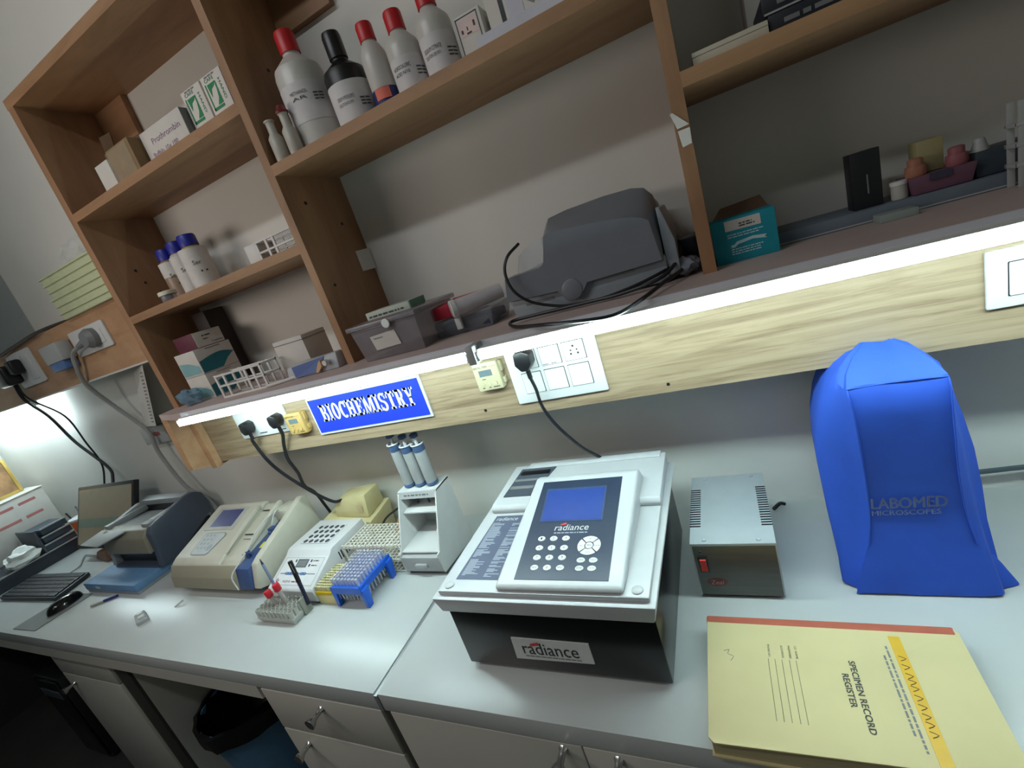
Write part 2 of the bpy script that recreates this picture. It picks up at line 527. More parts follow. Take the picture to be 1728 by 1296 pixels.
# ---------------------------------------------------------------- socket plates
def rrect(x0, x1, z0, z1, r, n=4):
    pts = []
    for cx, cz, a in ((x1 - r, z1 - r, 0), (x0 + r, z1 - r, 90), (x0 + r, z0 + r, 180), (x1 - r, z0 + r, 270)):
        for i in range(n + 1):
            t = math.radians(a + 90 * i / n)
            pts.append((cx + r * math.cos(t), cz + r * math.sin(t)))
    return pts
def module(t, x0, x1, z0, z1, y, kind):
    nm = {'s': 'switch', 'o': 'socket', 'd': 'double_switch'}[kind]
    g = part(t, 'module_gap', MB().prism(rrect(x0, x1, z0, z1, 0.0015), 'Y', y - 0.0005, y), BLACK)
    m = part(t, nm, MB().prism(rrect(x0 + 0.0013, x1 - 0.0013, z0 + 0.0013, z1 - 0.0013, 0.0015), 'Y', y - 0.0022, y - 0.0003), WHITE)
    cx = (x0 + x1) / 2; cz = (z0 + z1) / 2
    if kind == 'o':
        b = MB()
        for dx, dz, r in ((0, 0.0095, 0.0024), (-0.0065, 0.001, 0.0019), (0.0065, 0.001, 0.0019), (-0.0075, -0.0065, 0.0024), (0.0075, -0.0065, 0.0024)):
            b.ell((cx + dx, y - 0.0024, cz + dz), X, Z, r, r, 10)
        part(t, 'socket_hole', b, DARK, parent=m)
    if kind == 'd':
        b = MB().flat((x0, y - 0.0024, z0), X, Z, 0.003, 0.016, 0.003, 0.0042).flat((x0, y - 0.0024, z0), X, Z, 0.022, 0.035, 0.003, 0.0042)
        part(t, 'rocker_slot', b, DARK, parent=m)
t = thing('socket_plate', 'large white six module switch and socket plate beside the cream timer', 'socket', (0.41, FY, 0.415), group='socket plates on the oak fascia')
part(t, 'plate', MB().prism([(0.3099, 0.4156), (0.5152, 0.4156), (0.5152, 0.5374), (0.3099, 0.5374)], 'Y', FY - 0.007, FY, 0.003), WHITE)
yp = FY - 0.007
for i, kd in enumerate('odo'):
    module(t, 0.3371 + i * 0.0534, 0.3835 + i * 0.0534, 0.4927, 0.5351, yp, kd)
for i in range(3):
    module(t, 0.3371 + i * 0.0534, 0.3835 + i * 0.0534, 0.437, 0.4852, yp, 's')
t = thing('socket_plate', 'white double socket plate with two plugged-in cables left of the sign', 'socket', (-0.52, FY, 0.45), group='socket plates on the oak fascia')
part(t, 'plate', MB().prism(rrect(-0.6379, -0.4128, 0.451, 0.5345, 0.006), 'Y', FY - 0.007, FY, 0.002), WHITE)
part(t, 'rocker_slot', MB().box(-0.552, -0.5195, FY - 0.0076, FY - 0.0068, 0.4597, 0.4626), DARK)
part(t, 'rocker_slot', MB().box(-0.4685, -0.436, FY - 0.0076, FY - 0.0068, 0.4597, 0.4626), DARK)
part(t, 'socket', MB().prism(rrect(-0.6019, -0.5555, 0.4649, 0.5229, 0.003), 'Y', FY - 0.0085, FY - 0.0065), WHITE)
part(t, 'socket', MB().prism(rrect(-0.4743, -0.4279, 0.4649, 0.5229, 0.003), 'Y', FY - 0.0085, FY - 0.0065), WHITE)
t = thing('socket_plate', 'white switch plate at the right edge of the oak fascia', 'socket', (1.16, FY, 0.44), group='socket plates on the oak fascia')
part(t, 'plate', MB().prism(rrect(1.0963, 1.2309, 0.4417, 0.5287, 0.003), 'Y', FY - 0.007, FY, 0.002), WHITE)
module(t, 1.1195, 1.1613, 0.4579, 0.509, yp, 's')
module(t, 1.1648, 1.2077, 0.4579, 0.509, yp, 's')

# plugs with cables
def plug(label, px, pz, path, r=0.0034, scale=1.0, y=FY - 0.0095, mm=BLACK, cm=CABLE, nm='power_plug'):
    t = thing(nm, label, 'plug', (px, y, pz), group='plugs and cables on the oak fascia')
    s = scale
    part(t, 'plug_body', MB().prism([(px - 0.014 * s, pz + 0.016 * s), (px + 0.002 * s, pz + 0.020 * s), (px + 0.016 * s, pz + 0.012 * s), (px + 0.015 * s, pz - 0.006 * s),
                                     (px + 0.006 * s, pz - 0.017 * s), (px - 0.007 * s, pz - 0.017 * s), (px - 0.016 * s, pz - 0.004 * s)], 'Y', y - 0.026 * s, y, 0.003), mm)
    part(t, 'strain_relief', MB().tube([(px, y - 0.013 * s, pz - 0.015 * s), (px + 0.001, y - 0.013 * s, pz - 0.034 * s)], 0.0052, 10, 1), mm)
    part(t, 'cable', MB().tube([(px, y - 0.013 * s, pz - 0.030 * s)] + path, r, 8), cm)
plug('black plug in the six module plate with cable running down behind the analyzer', 0.3632, 0.5182,
     [(0.367, -0.212, 0.450), (0.366, -0.205, 0.405), (0.378, -0.185, 0.345), (0.405, -0.150, 0.270), (0.43, -0.110, 0.215), (0.445, -0.085, 0.17), (0.45, -0.06, 0.10)], 0.0038, 1.2)
plug('left black plug in the double socket plate with long dangling cable', -0.5717, 0.4892,
     [(-0.590, -0.205, 0.440), (-0.578, -0.200, 0.375), (-0.565, -0.185, 0.318), (-0.532, -0.165, 0.252), (-0.510, -0.140, 0.196), (-0.485, -0.122, 0.160), (-0.475, -0.10, 0.150)], 0.005, 1.1)
plug('right black plug in the double socket plate with cable crossing the other', -0.4395, 0.4939,
     [(-0.452, -0.205, 0.445), (-0.475, -0.200, 0.410), (-0.501, -0.190, 0.361), (-0.515, -0.170, 0.302), (-0.557, -0.140, 0.238), (-0.60, -0.085, 0.180), (-0.612, -0.060, 0.10), (-0.60, -0.05, 0.008)], 0.005, 1.1)

# digital timers
def timer(label, x0, x1, z0, z1, col, knob_sc=1.0):
    t = thing('digital_timer', label, 'timer', ((x0 + x1) / 2, FY, z0), group='digital timers on the oak fascia')
    y = FY - 0.020
    part(t, 'case', MB().box(x0, x1, y, FY, z0, z1, 0.004), col)
    part(t, 'side_clip', MB().box(x1 - 0.001, x1 + 0.006, FY - 0.012, FY - 0.001, z0 + 0.010, z0 + 0.024, 0.001).box(x1 - 0.001, x1 + 0.005, FY - 0.012, FY - 0.001, z1 - 0.028, z1 - 0.004, 0.001), col)
    w = x1 - x0
    part(t, 'display', MB().box(x0 + 0.22 * w, x0 + 0.72 * w, y - 0.0006, y + 0.001, z0 + 0.52 * (z1 - z0), z0 + 0.74 * (z1 - z0)), LCDGREY)
    part(t, 'lettering', MB().text('DIGITAL TIMER', (x0 + 0.06 * w, y - 0.0005, z0 + 0.81 * (z1 - z0)), X, Z, 0.0052, 0.56 * w)
         .text('Count Down/Up', (x0 + 0.65 * w, y - 0.0005, z0 + 0.82 * (z1 - z0)), X, Z, 0.0032, 0.29 * w)
         .flat((x0, y - 0.0005, z0), X, Z, 0.28 * w, 0.42 * w, 0.41 * (z1 - z0), 0.435 * (z1 - z0))
         .flat((x0, y - 0.0005, z0), X, Z, 0.2 * w, 0.28 * w, 0.1 * (z1 - z0), 0.13 * (z1 - z0)).flat((x0, y - 0.0005, z0), X, Z, 0.45 * w, 0.53 * w, 0.1 * (z1 - z0), 0.13 * (z1 - z0))
         .flat((x0, y - 0.0005, z0), X, Z, 0.62 * w, 0.88 * w, 0.1 * (z1 - z0), 0.13 * (z1 - z0)), DARK)
    for k in (0.25, 0.5, 0.75):
        part(t, 'button', MB().lathe([(0.0046, 0), (0.0042, 0.002), (0.0001, 0.0026)], (x0 + k * w, y + 0.0002, z0 + 0.24 * (z1 - z0)), 14, (0, -1, 0)), col)
TIMC = mat('timer_cream', (178, 171, 140), 0.45)
TIMY = mat('timer_yellow', (176, 148, 88), 0.45)
timer('pale cream digital timer between the sign and the six module plate', 0.231, 0.2948, 0.4649, 0.531, TIMC)
timer('small yellow digital timer between the double socket and the blue sign', -0.4105, -0.3432, 0.4405, 0.5055, TIMY)

# ================================================================ COUNTERS AND CABINETS
t = thing('worktop', 'white laminate worktop of the left counter run', 'worktop', (-1.5, -0.3, -0.04))
part(t, 'top_board', MB().box(-3.0, -0.010, -0.6, 0, -0.045, 0.0, 0.001), TOPLAM)
part(t, 'front_apron', MB().box(-3.0, -0.41, -0.600, -0.580, -0.085, -0.045), CABLAM)
part(t, 'end_strip', MB().box(-0.0095, -0.001, -0.602, 0, -0.045, -0.0035), STRIP, label='grey metal joint strip')
t = thing('worktop', 'white laminate worktop of the right counter run under the analyzer', 'worktop', (1.0, -0.3, -0.04))
part(t, 'top_board', MB().box(0.0, 2.0, -0.6, 0, -0.045, 0.0, 0.001), TOPLAM)

def knob(t, parent, x, z, y=-0.600):
    part(t, 'knob', MB().lathe([(0.009, 0), (0.006, 0.006), (0.006, 0.022), (0.012, 0.032), (0.013, 0.038), (0.0001, 0.042)], (x, y, z), 14, (0, -1, 0)), CHROME, parent=parent)
t = thing('drawer_cabinet', 'white base cabinet with a drawer and door under the left counter end', 'cabinet', (-0.2, -0.3, -0.75), group='base cabinets under the counter')
part(t, 'body', MB().box(-0.41, -0.012, -0.583, -0.02, -0.75, -0.046), CABLAM)
d = part(t, 'drawer', MB().box(-0.398, -0.014, -0.600, -0.584, -0.178, -0.050, 0.0015), CABLAM); knob(t, d, -0.205, -0.080)
d = part(t, 'door', MB().box(-0.398, -0.014, -0.600, -0.584, -0.72, -0.182, 0.0015), CABLAM); knob(t, d, -0.330, -0.222)
t = thing('door_cabinet', 'grey white two door base cabinet under the right counter', 'cabinet', (0.8, -0.3, -0.75), group='base cabinets under the counter')
part(t, 'body', MB().box(0.002, 1.99, -0.583, -0.02, -0.75, -0.046), CABLAM)
part(t, 'dark_edge', MB().box(0.0, 0.010, -0.5995, -0.583, -0.75, -0.046), CABDARK)
d = part(t, 'door', MB().box(0.012, 0.4215, -0.600, -0.584, -0.72, -0.047, 0.0012), CABLAM); knob(t, d, 0.387, -0.060)
d = part(t, 'door', MB().box(0.4245, 0.90, -0.600, -0.584, -0.72, -0.047, 0.0012), CABLAM); knob(t, d, 0.482, -0.062)
part(t, 'door', MB().box(0.903, 1.40, -0.600, -0.584, -0.72, -0.047, 0.0012), CABLAM)
part(t, 'door', MB().box(1.403, 1.98, -0.600, -0.584, -0.72, -0.047, 0.0012), CABLAM)
t = thing('drawer_cabinet', 'grey white narrow base cabinet left of the blue bin', 'cabinet', (-1.4, -0.3, -0.75), group='base cabinets under the counter')
part(t, 'body', MB().box(-1.66, -1.15, -0.566, -0.02, -0.75, -0.087), CABLAM)
part(t, 'dark_edge', MB().box(-1.235, -1.15, -0.575, -0.567, -0.75, -0.088), CABDARK)
d = part(t, 'drawer', MB().box(-1.655, -1.240, -0.583, -0.568, -0.190, -0.088, 0.0015), CABLAM)
d = part(t, 'door', MB().box(-1.655, -1.240, -0.583, -0.568, -0.72, -0.194, 0.0015), CABLAM); knob(t, d, -1.60, -0.235, -0.583)

# bin
t = thing('waste_bin', 'blue plastic waste bin with black liner under the counter', 'bin', (-0.965, -0.40, -0.75))
BINB = mat('bin_blue', (92, 138, 176), 0.45)
part(t, 'bucket', MB().lathe([(0.12, 0), (0.163, 0.335), (0.168, 0.338), (0.168, 0.345), (0.158, 0.345), (0.115, 0.01), (0.0001, 0.01)], (-0.965, -0.40, -0.749), 32), BINB)
ring = []
rings = []
rnd = random.Random(3)
wob = [rnd.uniform(-0.006, 0.006) for _ in range(32)]
for (r, z) in ((0.171, -0.055), (0.173, -0.03), (0.173, -0.015), (0.172, 0.006), (0.160, 0.008), (0.150, -0.02), (0.130, -0.10), (0.09, -0.14), (0.01, -0.15)):
    rings.append([(-0.965 + (r + wob[i] * min(1, r * 6)) * math.cos(2 * math.pi * i / 32), -0.40 + (r + wob[(i * 5) % 32]) * math.sin(2 * math.pi * i / 32), -0.403 + z + wob[(i * 7) % 32]) for i in range(32)])
LINER = mat('black_liner', (14, 14, 16), 0.25, bump=0.5, scale=60)
part(t, 'liner', MB().loft(rings, cap=False), LINER)

# ================================================================ RIGHT COUNTER
# ---------------------------------------------------------------- biochemistry analyzer
t = thing('biochemistry_analyzer', 'large white and black radiance analyzer with blue screen and keypad', 'analyzer', (0.38, -0.32, 0.0))
part(t, 'base', MB().box(0.186, 0.577, -0.515, -0.125, 0.010, 0.152, 0.003), BLACKG)
for x in (0.21, 0.55):
    for y in (-0.48, -0.17):
        part(t, 'foot', MB().cyl((x, y, 0.0), (x, y, 0.0105), 0.014), BLACK)
ANW = mat('analyzer_white', (190, 194, 196), 0.32, var=0.02)
part(t, 'lid_rim', MB().hexa([(0.184, -0.528, 0.152), (0.579, -0.528, 0.152), (0.579, -0.112, 0.152), (0.184, -0.112, 0.152),
                              (0.176, -0.534, 0.187), (0.588, -0.534, 0.187), (0.594, -0.108, 0.187), (0.176, -0.108, 0.187)], 0.003), ANW)
part(t, 'lid', MB().box(0.188, 0.579, -0.523, -0.115, 0.186, 0.1965, 0.003), ANW)
part(t, 'rear_cover', MB().prism([(-0.288, 0.196), (-0.290, 0.206), (-0.282, 0.214), (-0.115, 0.217), (-0.112, 0.196)], 'X', 0.203, 0.581, 0.003), ANW)
part(t, 'rear_cap', MB().box(0.245, 0.57, -0.135, -0.1105, 0.2165, 0.220, 0.0015), ANW)
for x in (0.207, 0.560):
    part(t, 'lid_button', MB().lathe([(0.009, 0), (0.009, 0.002), (0.007, 0.0035), (0.0001, 0.004)], (x, -0.508, 0.1962), 18), ANW)
# paper printer slot
s = part(t, 'printer_slot', MB().hexa([(0.222, -0.252, 0.2145), (0.295, -0.252, 0.2145), (0.322, -0.135, 0.2165), (0.229, -0.135, 0.2165),
                                       (0.222, -0.252, 0.2165), (0.295, -0.252, 0.2165), (0.322, -0.135, 0.2185), (0.229, -0.135, 0.2185)]), GREYD)
part(t, 'slot_bar', MB().box(0.229, 0.290, -0.226, -0.214, 0.2160, 0.2195, 0.001), GREYM, parent=s)
part(t, 'slot_bar', MB().box(0.229, 0.300, -0.192, -0.184, 0.2165, 0.2195, 0.001), GREYM, parent=s)
part(t, 'slot_roller', MB().box(0.236, 0.312, -0.165, -0.150, 0.2170, 0.2215, 0.001), BLACK, parent=s)
# test list label on the lid
s = part(t, 'test_list_label', MB().poly([(0.213, -0.493, 0.1969), (0.306, -0.493, 0.1969), (0.306, -0.298, 0.1969), (0.218, -0.298, 0.1969)]), mat('slate_label', (84, 92, 112), 0.5))
b = MB().text('radiance', (0.224, -0.316, 0.1973), X, Y, 0.012, 0.052, shear=0.15)
part(t, 'lettering', b, WHITE, parent=s)
b = MB(); rnd = random.Random(4)
y = -0.325
while y > -0.485:
    L = rnd.choice((0.008, 0.018, 0.026, 0.03, 0.034))
    if rnd.random() < 0.85:
        b.flat((0.220 - 0.00002, y, 0.1972), X, Y, 0, L, 0, 0.0016)
    if rnd.random() < 0.7:
        b.flat((0.270, y, 0.1972), X, Y, 0, L * 0.9, 0, 0.0016)
    y -= 0.0032
part(t, 'printed_list', b, INKLIGHT, parent=s)
# raised control panel
part(t, 'control_housing', MB().prism([(-0.520, 0.196), (-0.517, 0.2065), (-0.238, 0.2472), (-0.222, 0.243), (-0.195, 0.196)], 'X', 0.311, 0.541, 0.006, 3), ANW)
kA = Vector((0, -0.515, 0.207)); kd = (Vector((0, -0.24, 0.247)) - kA).normalized(); kn = X.cross(kd).normalized()
def K(x, s, o=0.0):
    return kA + X * x + kd * s + kn * o
cp = part(t, 'control_panel', MB().hexa([K(0.346, 0.012, -0.002), K(0.516, 0.012, -0.002), K(0.510, 0.266, -0.002), K(0.335, 0.266, -0.002),
                                        K(0.346, 0.012, 0.0006), K(0.516, 0.012, 0.0006), K(0.510, 0.266, 0.0006), K(0.335, 0.266, 0.0006)]), mat('panel_slate', (44, 56, 76), 0.35))
part(t, 'screen_bezel', MB().hexa([K(0.358, 0.1465, 0), K(0.486, 0.1455, 0), K(0.482, 0.241, 0), K(0.350, 0.2425, 0),
                                  K(0.358, 0.1465, 0.0012), K(0.486, 0.1455, 0.0012), K(0.482, 0.241, 0.0012), K(0.350, 0.2425, 0.0012)]), mat('bezel_slate', (58, 76, 112), 0.3), parent=cp)
part(t, 'screen', MB().poly([K(0.361, 0.149, 0.0016), K(0.483, 0.148, 0.0016), K(0.478, 0.2355, 0.0016), K(0.354, 0.2365, 0.0016)]), LCD, parent=cp)
part(t, 'logo_lettering', MB().text('radiance', K(0.395, 0.1225, 0.001), X, kd, 0.0150, 0.067, shear=0.1), WHITE, parent=cp)
part(t, 'logo_flag', MB().poly([K(0.405, 0.1355, 0.0012), K(0.417, 0.1375, 0.0012), K(0.416, 0.1425, 0.0012), K(0.406, 0.1385, 0.0012)]), REDP, parent=cp)
part(t, 'small_print', MB().textline(K(0.396, 0.1155, 0.001), X, kd, 0.066, 0.0022, 3), INKLIGHT, parent=cp)
KEYM = mat('key_white', (214, 220, 216), 0.5)
def key(x, s, txt, rx=0.0076, ry=0.0062):
    b = MB(); n = 16
    lo = [K(x + rx * math.cos(2 * math.pi * i / n), s + ry * math.sin(2 * math.pi * i / n), 0.0004) for i in range(n)]
    hi = [K(x + rx * .94 * math.cos(2 * math.pi * i / n), s + ry * .94 * math.sin(2 * math.pi * i / n), 0.0016) for i in range(n)]
    b.loft([lo, hi])
    k = part(t, 'key', b, KEYM, parent=cp)
    b2 = MB()
    if len(txt) == 1:
        b2.text(txt, K(x, s - 0.0026, 0.0019), X, kd, 0.0052, 0.0034, 'c')
    else:
        b2.text(txt, K(x, s - 0.0012, 0.0019), X, kd, 0.0026, 0.0095, 'c')
    return b2
sym = MB()
rows = (('1', '2', '3'), ('4', '5', '6'), ('7', '8', '9'), ('BACK', '0', 'PRINT'))
for r, row in enumerate(rows):
    for c, ch in enumerate(row):
        sy = key(0.3745 + 0.0244 * c + 0.0013 * r, 0.1030 - 0.0221 * r, ch)
        sym.add(sy.v, sy.f)
for x, s, ch in ((0.4618, 0.0529, 'YES'), (0.4840, 0.0529, 'NO'), (0.4623, 0.0357, 'ENTER'), (0.4842, 0.0358, 'ENTER')):
    sy = key(x, s, ch, 0.0078, 0.0058)
    sym.add(sy.v, sy.f)
nx, ns = 0.4709, 0.0852
for a0, txt, dx, ds in ((45, 'UP', 0, 0.0145), (135, 'PRG', -0.0145, -0.001), (225, 'DOWN', 0, -0.0155), (315, 'CLEAR', 0.0145, -0.001)):
    b = MB(); pts = []
    for i in range(9):
        a = math.radians(a0 + 4 + 82 * i / 8); pts.append((0.0212 * math.cos(a), 0.0212 * math.sin(a)))
    for i in range(9):
        a = math.radians(a0 + 86 - 78 * i / 8); pts.append((0.0088 * math.cos(a), 0.0088 * math.sin(a)))
    lo = [K(nx + p[0], ns + p[1], 0.0004) for p in pts]; hi = [K(nx + p[0], ns + p[1], 0.0016) for p in pts]
    b.loft([lo, hi])
    part(t, 'arrow_key', b, KEYM, parent=cp)
    sym.text(txt, K(nx + dx, ns + ds - 0.001, 0.0019), X, kd, 0.0024, 0.0022 * len(txt), 'c')
sy = key(nx, ns, 'MENU', 0.0072, 0.0072); sym.add(sy.v, sy.f)
part(t, 'key_symbols', sym, DARK, parent=cp)
# name plate
np_ = part(t, 'name_plate', MB().hexa([(0.300, -0.5175, 0.037), (0.452, -0.5175, 0.041), (0.452, -0.514, 0.041), (0.300, -0.514, 0.037),
                                       (0.303, -0.5175, 0.087), (0.452, -0.5175, 0.086), (0.452, -0.514, 0.086), (0.303, -0.514, 0.087)]), WHITE2)
part(t, 'lettering', MB().text('radiance', (0.320, -0.5180, 0.0515), X, Z, 0.0275, 0.108), DARK, parent=np_)
part(t, 'logo_flag', MB().poly([(0.337, -0.5183, 0.0705), (0.356, -0.5183, 0.0745), (0.355, -0.5183, 0.0815), (0.339, -0.5183, 0.0765)]), REDP, parent=np_)
part(t, 'small_print', MB().textline((0.322, -0.518, 0.0455), X, Z, 0.108, 0.0022, 5), INKGREY, parent=np_)

# ---------------------------------------------------------------- voltage stabiliser
t = thing('voltage_stabiliser', 'small grey metal voltage stabiliser box with red switch beside the analyzer', 'stabiliser', (0.69, -0.2, 0))
STEEL = mat('grey_steel', (168, 178, 182), 0.4, metal=0.1, var=0.03)
FRONTD = mat('dark_steel', (96, 98, 94), 0.3, metal=0.5, var=0.08, scale=20, stretch=(1, 1, 8))
part(t, 'cover', MB().box(0.619, 0.764, -0.318, -0.088, 0.122, 0.128, 0.001).box(0.619, 0.6215, -0.318, -0.088, 0.008, 0.123).box(0.7615, 0.764, -0.318, -0.088, 0.008, 0.123), STEEL)
part(t, 'front_panel', MB().box(0.6215, 0.7615, -0.3165, -0.09, 0.008, 0.122), FRONTD)
for x in (0.635, 0.748):
    for y in (-0.30, -0.11):
        part(t, 'foot', MB().cyl((x, y, 0), (x, y, 0.0085), 0.008), BLACK)
b = MB()
for k in range(17):
    y = -0.268 + 0.0078 * k
    b.box(0.6188, 0.639, y, y + 0.0035, 0.1275, 0.1284).box(0.746, 0.7642, y, y + 0.0035, 0.1275, 0.1284)
part(t, 'vent_slots', b, BLACK, kind='stuff')
for x, y in ((0.648, -0.100), (0.742, -0.098), (0.645, -0.308), (0.737, -0.308)):
    part(t, 'screw', MB().lathe([(0.0045, 0), (0.0035, 0.002), (0.0001, 0.0026)], (x, y, 0.1278), 12), STEEL)
s = part(t, 'switch_frame', MB().box(0.627, 0.645, -0.3185, -0.316, 0.062, 0.099, 0.0006), BLACK)
part(t, 'rocker', MB().prism([(-0.318, 0.066), (-0.3205, 0.067), (-0.3190, 0.080), (-0.3215, 0.092), (-0.318, 0.093)], 'X', 0.6305, 0.6415), mat('red_rocker', (214, 52, 44), 0.3), parent=s)
part(t, 'indicator', MB().lathe([(0.003, 0), (0.002, 0.002), (0.0001, 0.0024)], (0.634, -0.3164, 0.110), 10, (0, -1, 0)), BLACK)
s = part(t, 'badge', MB().lathe([(0.018, 0), (0.018, 0.0008)], (0.653, -0.3164, 0.0385), 24, (0, -1, 0), 1.0, 0.52), mat('badge_maroon', (104, 52, 54), 0.4))
part(t, 'lettering', MB().text('Zeal', (0.6415, -0.3175, 0.0335), X, Z, 0.0095, 0.022, shear=0.1), mat('badge_print', (208, 150, 140), 0.5), parent=s)
single('stabiliser_cable', 'short black cable leaving the back of the grey stabiliser box', 'cable',
       MB().tube([(0.775, -0.05, 0.006), (0.79, -0.035, 0.010), (0.80, -0.03, 0.0045)], 0.004), CABLE, (0.785, -0.04, 0))
single('wall_cable', 'thick grey cable along the wall right of the blue cover', 'cable',
       MB().tube([(1.06, -0.05, 0.035), (1.11, -0.03, 0.048), (1.16, -0.022, 0.053), (1.3, -0.02, 0.052), (1.6, -0.02, 0.006)], 0.005), mat('slate_cable', (74, 88, 94), 0.5), (1.2, -0.02, 0.0))

# ---------------------------------------------------------------- blue microscope cover
t = thing('microscope_cover', 'tall royal blue fabric microscope dust cover standing on the right counter', 'cover', (0.96, -0.2, 0))
BAG = mat('blue_fabric', (34, 80, 188), 0.75, var=0.06, scale=18, bump=0.4)
def bagring(z, f0, f1, x0, x1, y0, ys, y1, sag=0.0):
    # front panel f0..f1 at y0, gussets out to the sides x0/x1 at ys, back at y1
    cs = [(f0, y0), (f1, y0), (x1, ys), (x1 - 0.012, y1), (x0 + 0.012, y1), (x0, ys)]
    ns = [10, 6, 5, 8, 5, 6]
    pts = []
    for k in range(6):
        p, q = Vector(cs[k]), Vector(cs[(k + 1) % 6])
        nn = Vector(((q - p).y, -(q - p).x)).normalized()
        for i in range(ns[k]):
            f = i / ns[k]
            w = p.lerp(q, f)
            if k in (1, 5):      # soft fold running down each gusset
                w = w + nn * 0.007 * math.sin(2 * math.pi * f) * min(1.0, 3.0 * max(0.0, 0.39 - z))
            if k == 0:
                w = w + nn * 0.003 * math.sin(math.pi * f) * math.sin(z * 40)
            pts.append((w.x, w.y, max(0.003, z + sag * math.sin(math.pi * f) * (1 if k == 0 else 0) + 0.003 * math.sin(f * 7 + k))))
    return pts
R = [bagring(0.003, 0.874, 1.058, 0.864, 1.082, -0.300, -0.262, -0.085),
     bagring(0.030, 0.882, 1.054, 0.862, 1.080, -0.294, -0.250, -0.085),
     bagring(0.090, 0.903, 1.044, 0.860, 1.078, -0.279, -0.225, -0.085),
     bagring(0.150, 0.910, 1.034, 0.857, 1.077, -0.274, -0.215, -0.088),
     bagring(0.220, 0.909, 1.027, 0.854, 1.070, -0.277, -0.212, -0.090),
     bagring(0.280, 0.906, 1.024, 0.857, 1.058, -0.281, -0.214, -0.095),
     bagring(0.330, 0.903, 1.022, 0.866, 1.045, -0.283, -0.220, -0.100),
     bagring(0.365, 0.900, 1.022, 0.878, 1.034, -0.281, -0.226, -0.105),
     bagring(0.382, 0.899, 1.022, 0.886, 1.028, -0.274, -0.228, -0.11),
     bagring(0.396, 0.906, 1.014, 0.898, 1.016, -0.250, -0.216, -0.125),
     bagring(0.412, 0.922, 0.998, 0.918, 1.000, -0.222, -0.200, -0.14),
     bagring(0.421, 0.942, 0.978, 0.940, 0.980, -0.196, -0.185, -0.16)]
bag = part(t, 'fabric_shell', MB().loft(R), BAG)
# trailing hem corner
part(t, 'hem_corner', MB().hexa([(1.060, -0.288, 0.001), (1.100, -0.272, 0.001), (1.085, -0.24, 0.001), (1.05, -0.20, 0.001),
                                 (1.062, -0.262, 0.045), (1.080, -0.262, 0.035), (1.072, -0.24, 0.05), (1.05, -0.20, 0.05)], 0.004), BAG)
part(t, 'seam', MB().tube([(0.899, -0.275, 0.381), (0.9005, -0.2825, 0.365), (0.9035, -0.2845, 0.33), (0.9065, -0.2825, 0.28), (0.9095, -0.2785, 0.22), (0.9105, -0.2755, 0.15), (0.9035, -0.2805, 0.09)], 0.0014, 6), BAG)
part(t, 'seam', MB().tube([(1.022, -0.275, 0.381), (1.022, -0.2825, 0.365), (1.022, -0.2845, 0.33), (1.024, -0.2825, 0.28), (1.027, -0.2785, 0.22), (1.034, -0.2755, 0.15), (1.044, -0.2805, 0.09)], 0.0014, 6), BAG)
part(t, 'top_seam', MB().tube([(0.899, -0.275, 0.381), (0.96, -0.275, 0.383), (1.022, -0.275, 0.381)], 0.0016, 6), BAG)
def bagfront(x, z):
    # front panel depth near the printed name
    return (-0.274 - (z - 0.150) * 0.043 if z > 0.15 else -0.274 - (0.150 - z) * 0.083) - 0.0032
BPR = mat('fabric_print', (118, 136, 184), 0.8)
b = MB()
tmp = MB()
for dx, dz in ((0, 0), (0.0012, 0), (0.0006, 0.0008)):
    tmp.text('LABOMED', (dx, 0, dz), X, Z, 0.021, 0.098).text('MICROSCOPES', (dx * 0.5, 0, dz * 0.5 - 0.013), X, Z, 0.0095, 0.090)
b.add([(0.913 + p[0], bagfront(0.913 + p[0], 0.160 + p[2]), 0.160 + p[2]) for p in tmp.v], tmp.f)
part(t, 'lettering', b, BPR)

# ---------------------------------------------------------------- register book
t = thing('register_book', 'worn cream specimen record register with red spine and yellow tape', 'book', (0.80, -0.5, 0))
BOOKC = mat('manila_cover', (206, 194, 146), 0.75, var=0.08, scale=7)
part(t, 'page_block', MB().box(0.636, 0.966, -0.606, -0.406, 0.003, 0.0320), mat('page_edges', (176, 166, 128), 0.9, var=0.12, scale=4, stretch=(1, 1, 90)))
part(t, 'front_cover', MB().prism([(0.633, -0.400), (0.970, -0.398), (0.974, -0.404), (0.970, -0.592), (0.960, -0.603), (0.640, -0.613), (0.633, -0.606)], 'Z', 0.0320, 0.0350, 0.0006), BOOKC)
part(t, 'back_cover', MB().box(0.633, 0.970, -0.610, -0.400, 0.0, 0.003), BOOKC)
part(t, 'spine', MB().box(0.632, 0.971, -0.410, -0.394, 0.0005, 0.0356, 0.003), mat('spine_red', (176, 92, 70), 0.7))
zz = 0.0354
b = MB()
for k, (dx, dy) in enumerate(((0, 0), (0.0004, 0.0), (0, 0.0006), (0.0004, 0.0006))):
    b.text('SPECIMEN RECORD', (0.8265 + dx, -0.466 - dy, zz + 0.00003 * k), -Y, X, 0.0078, 0.106).text('REGISTER', (0.8140 + dx, -0.488 - dy, zz + 0.00003 * k), -Y, X, 0.0078, 0.050)
part(t, 'title_lettering', b, INK)
b = MB()
for xx, L, w in ((0.7225, 0.0, 'PHONE NO.'), (0.7410, 0, 'ADDRESS'), (0.7510, 0, 'PASSWORD'), (0.7600, 0, 'I.D. NAME')):
    b.text(w, (xx, -0.447, zz), -Y, X, 0.0030, 0.023)
for xx in (0.7212, 0.7305, 0.7400, 0.7500, 0.7590):
    b.flat((xx, -0.473, zz), -Y, X, 0, 0.098, 0, 0.0006)
part(t, 'form_print', b, INK)
b = MB().textline((0.8785, -0.436, zz), -Y, X, 0.152, 0.0026, 8).textline((0.8725, -0.452, zz), -Y, X, 0.115, 0.0026, 9)
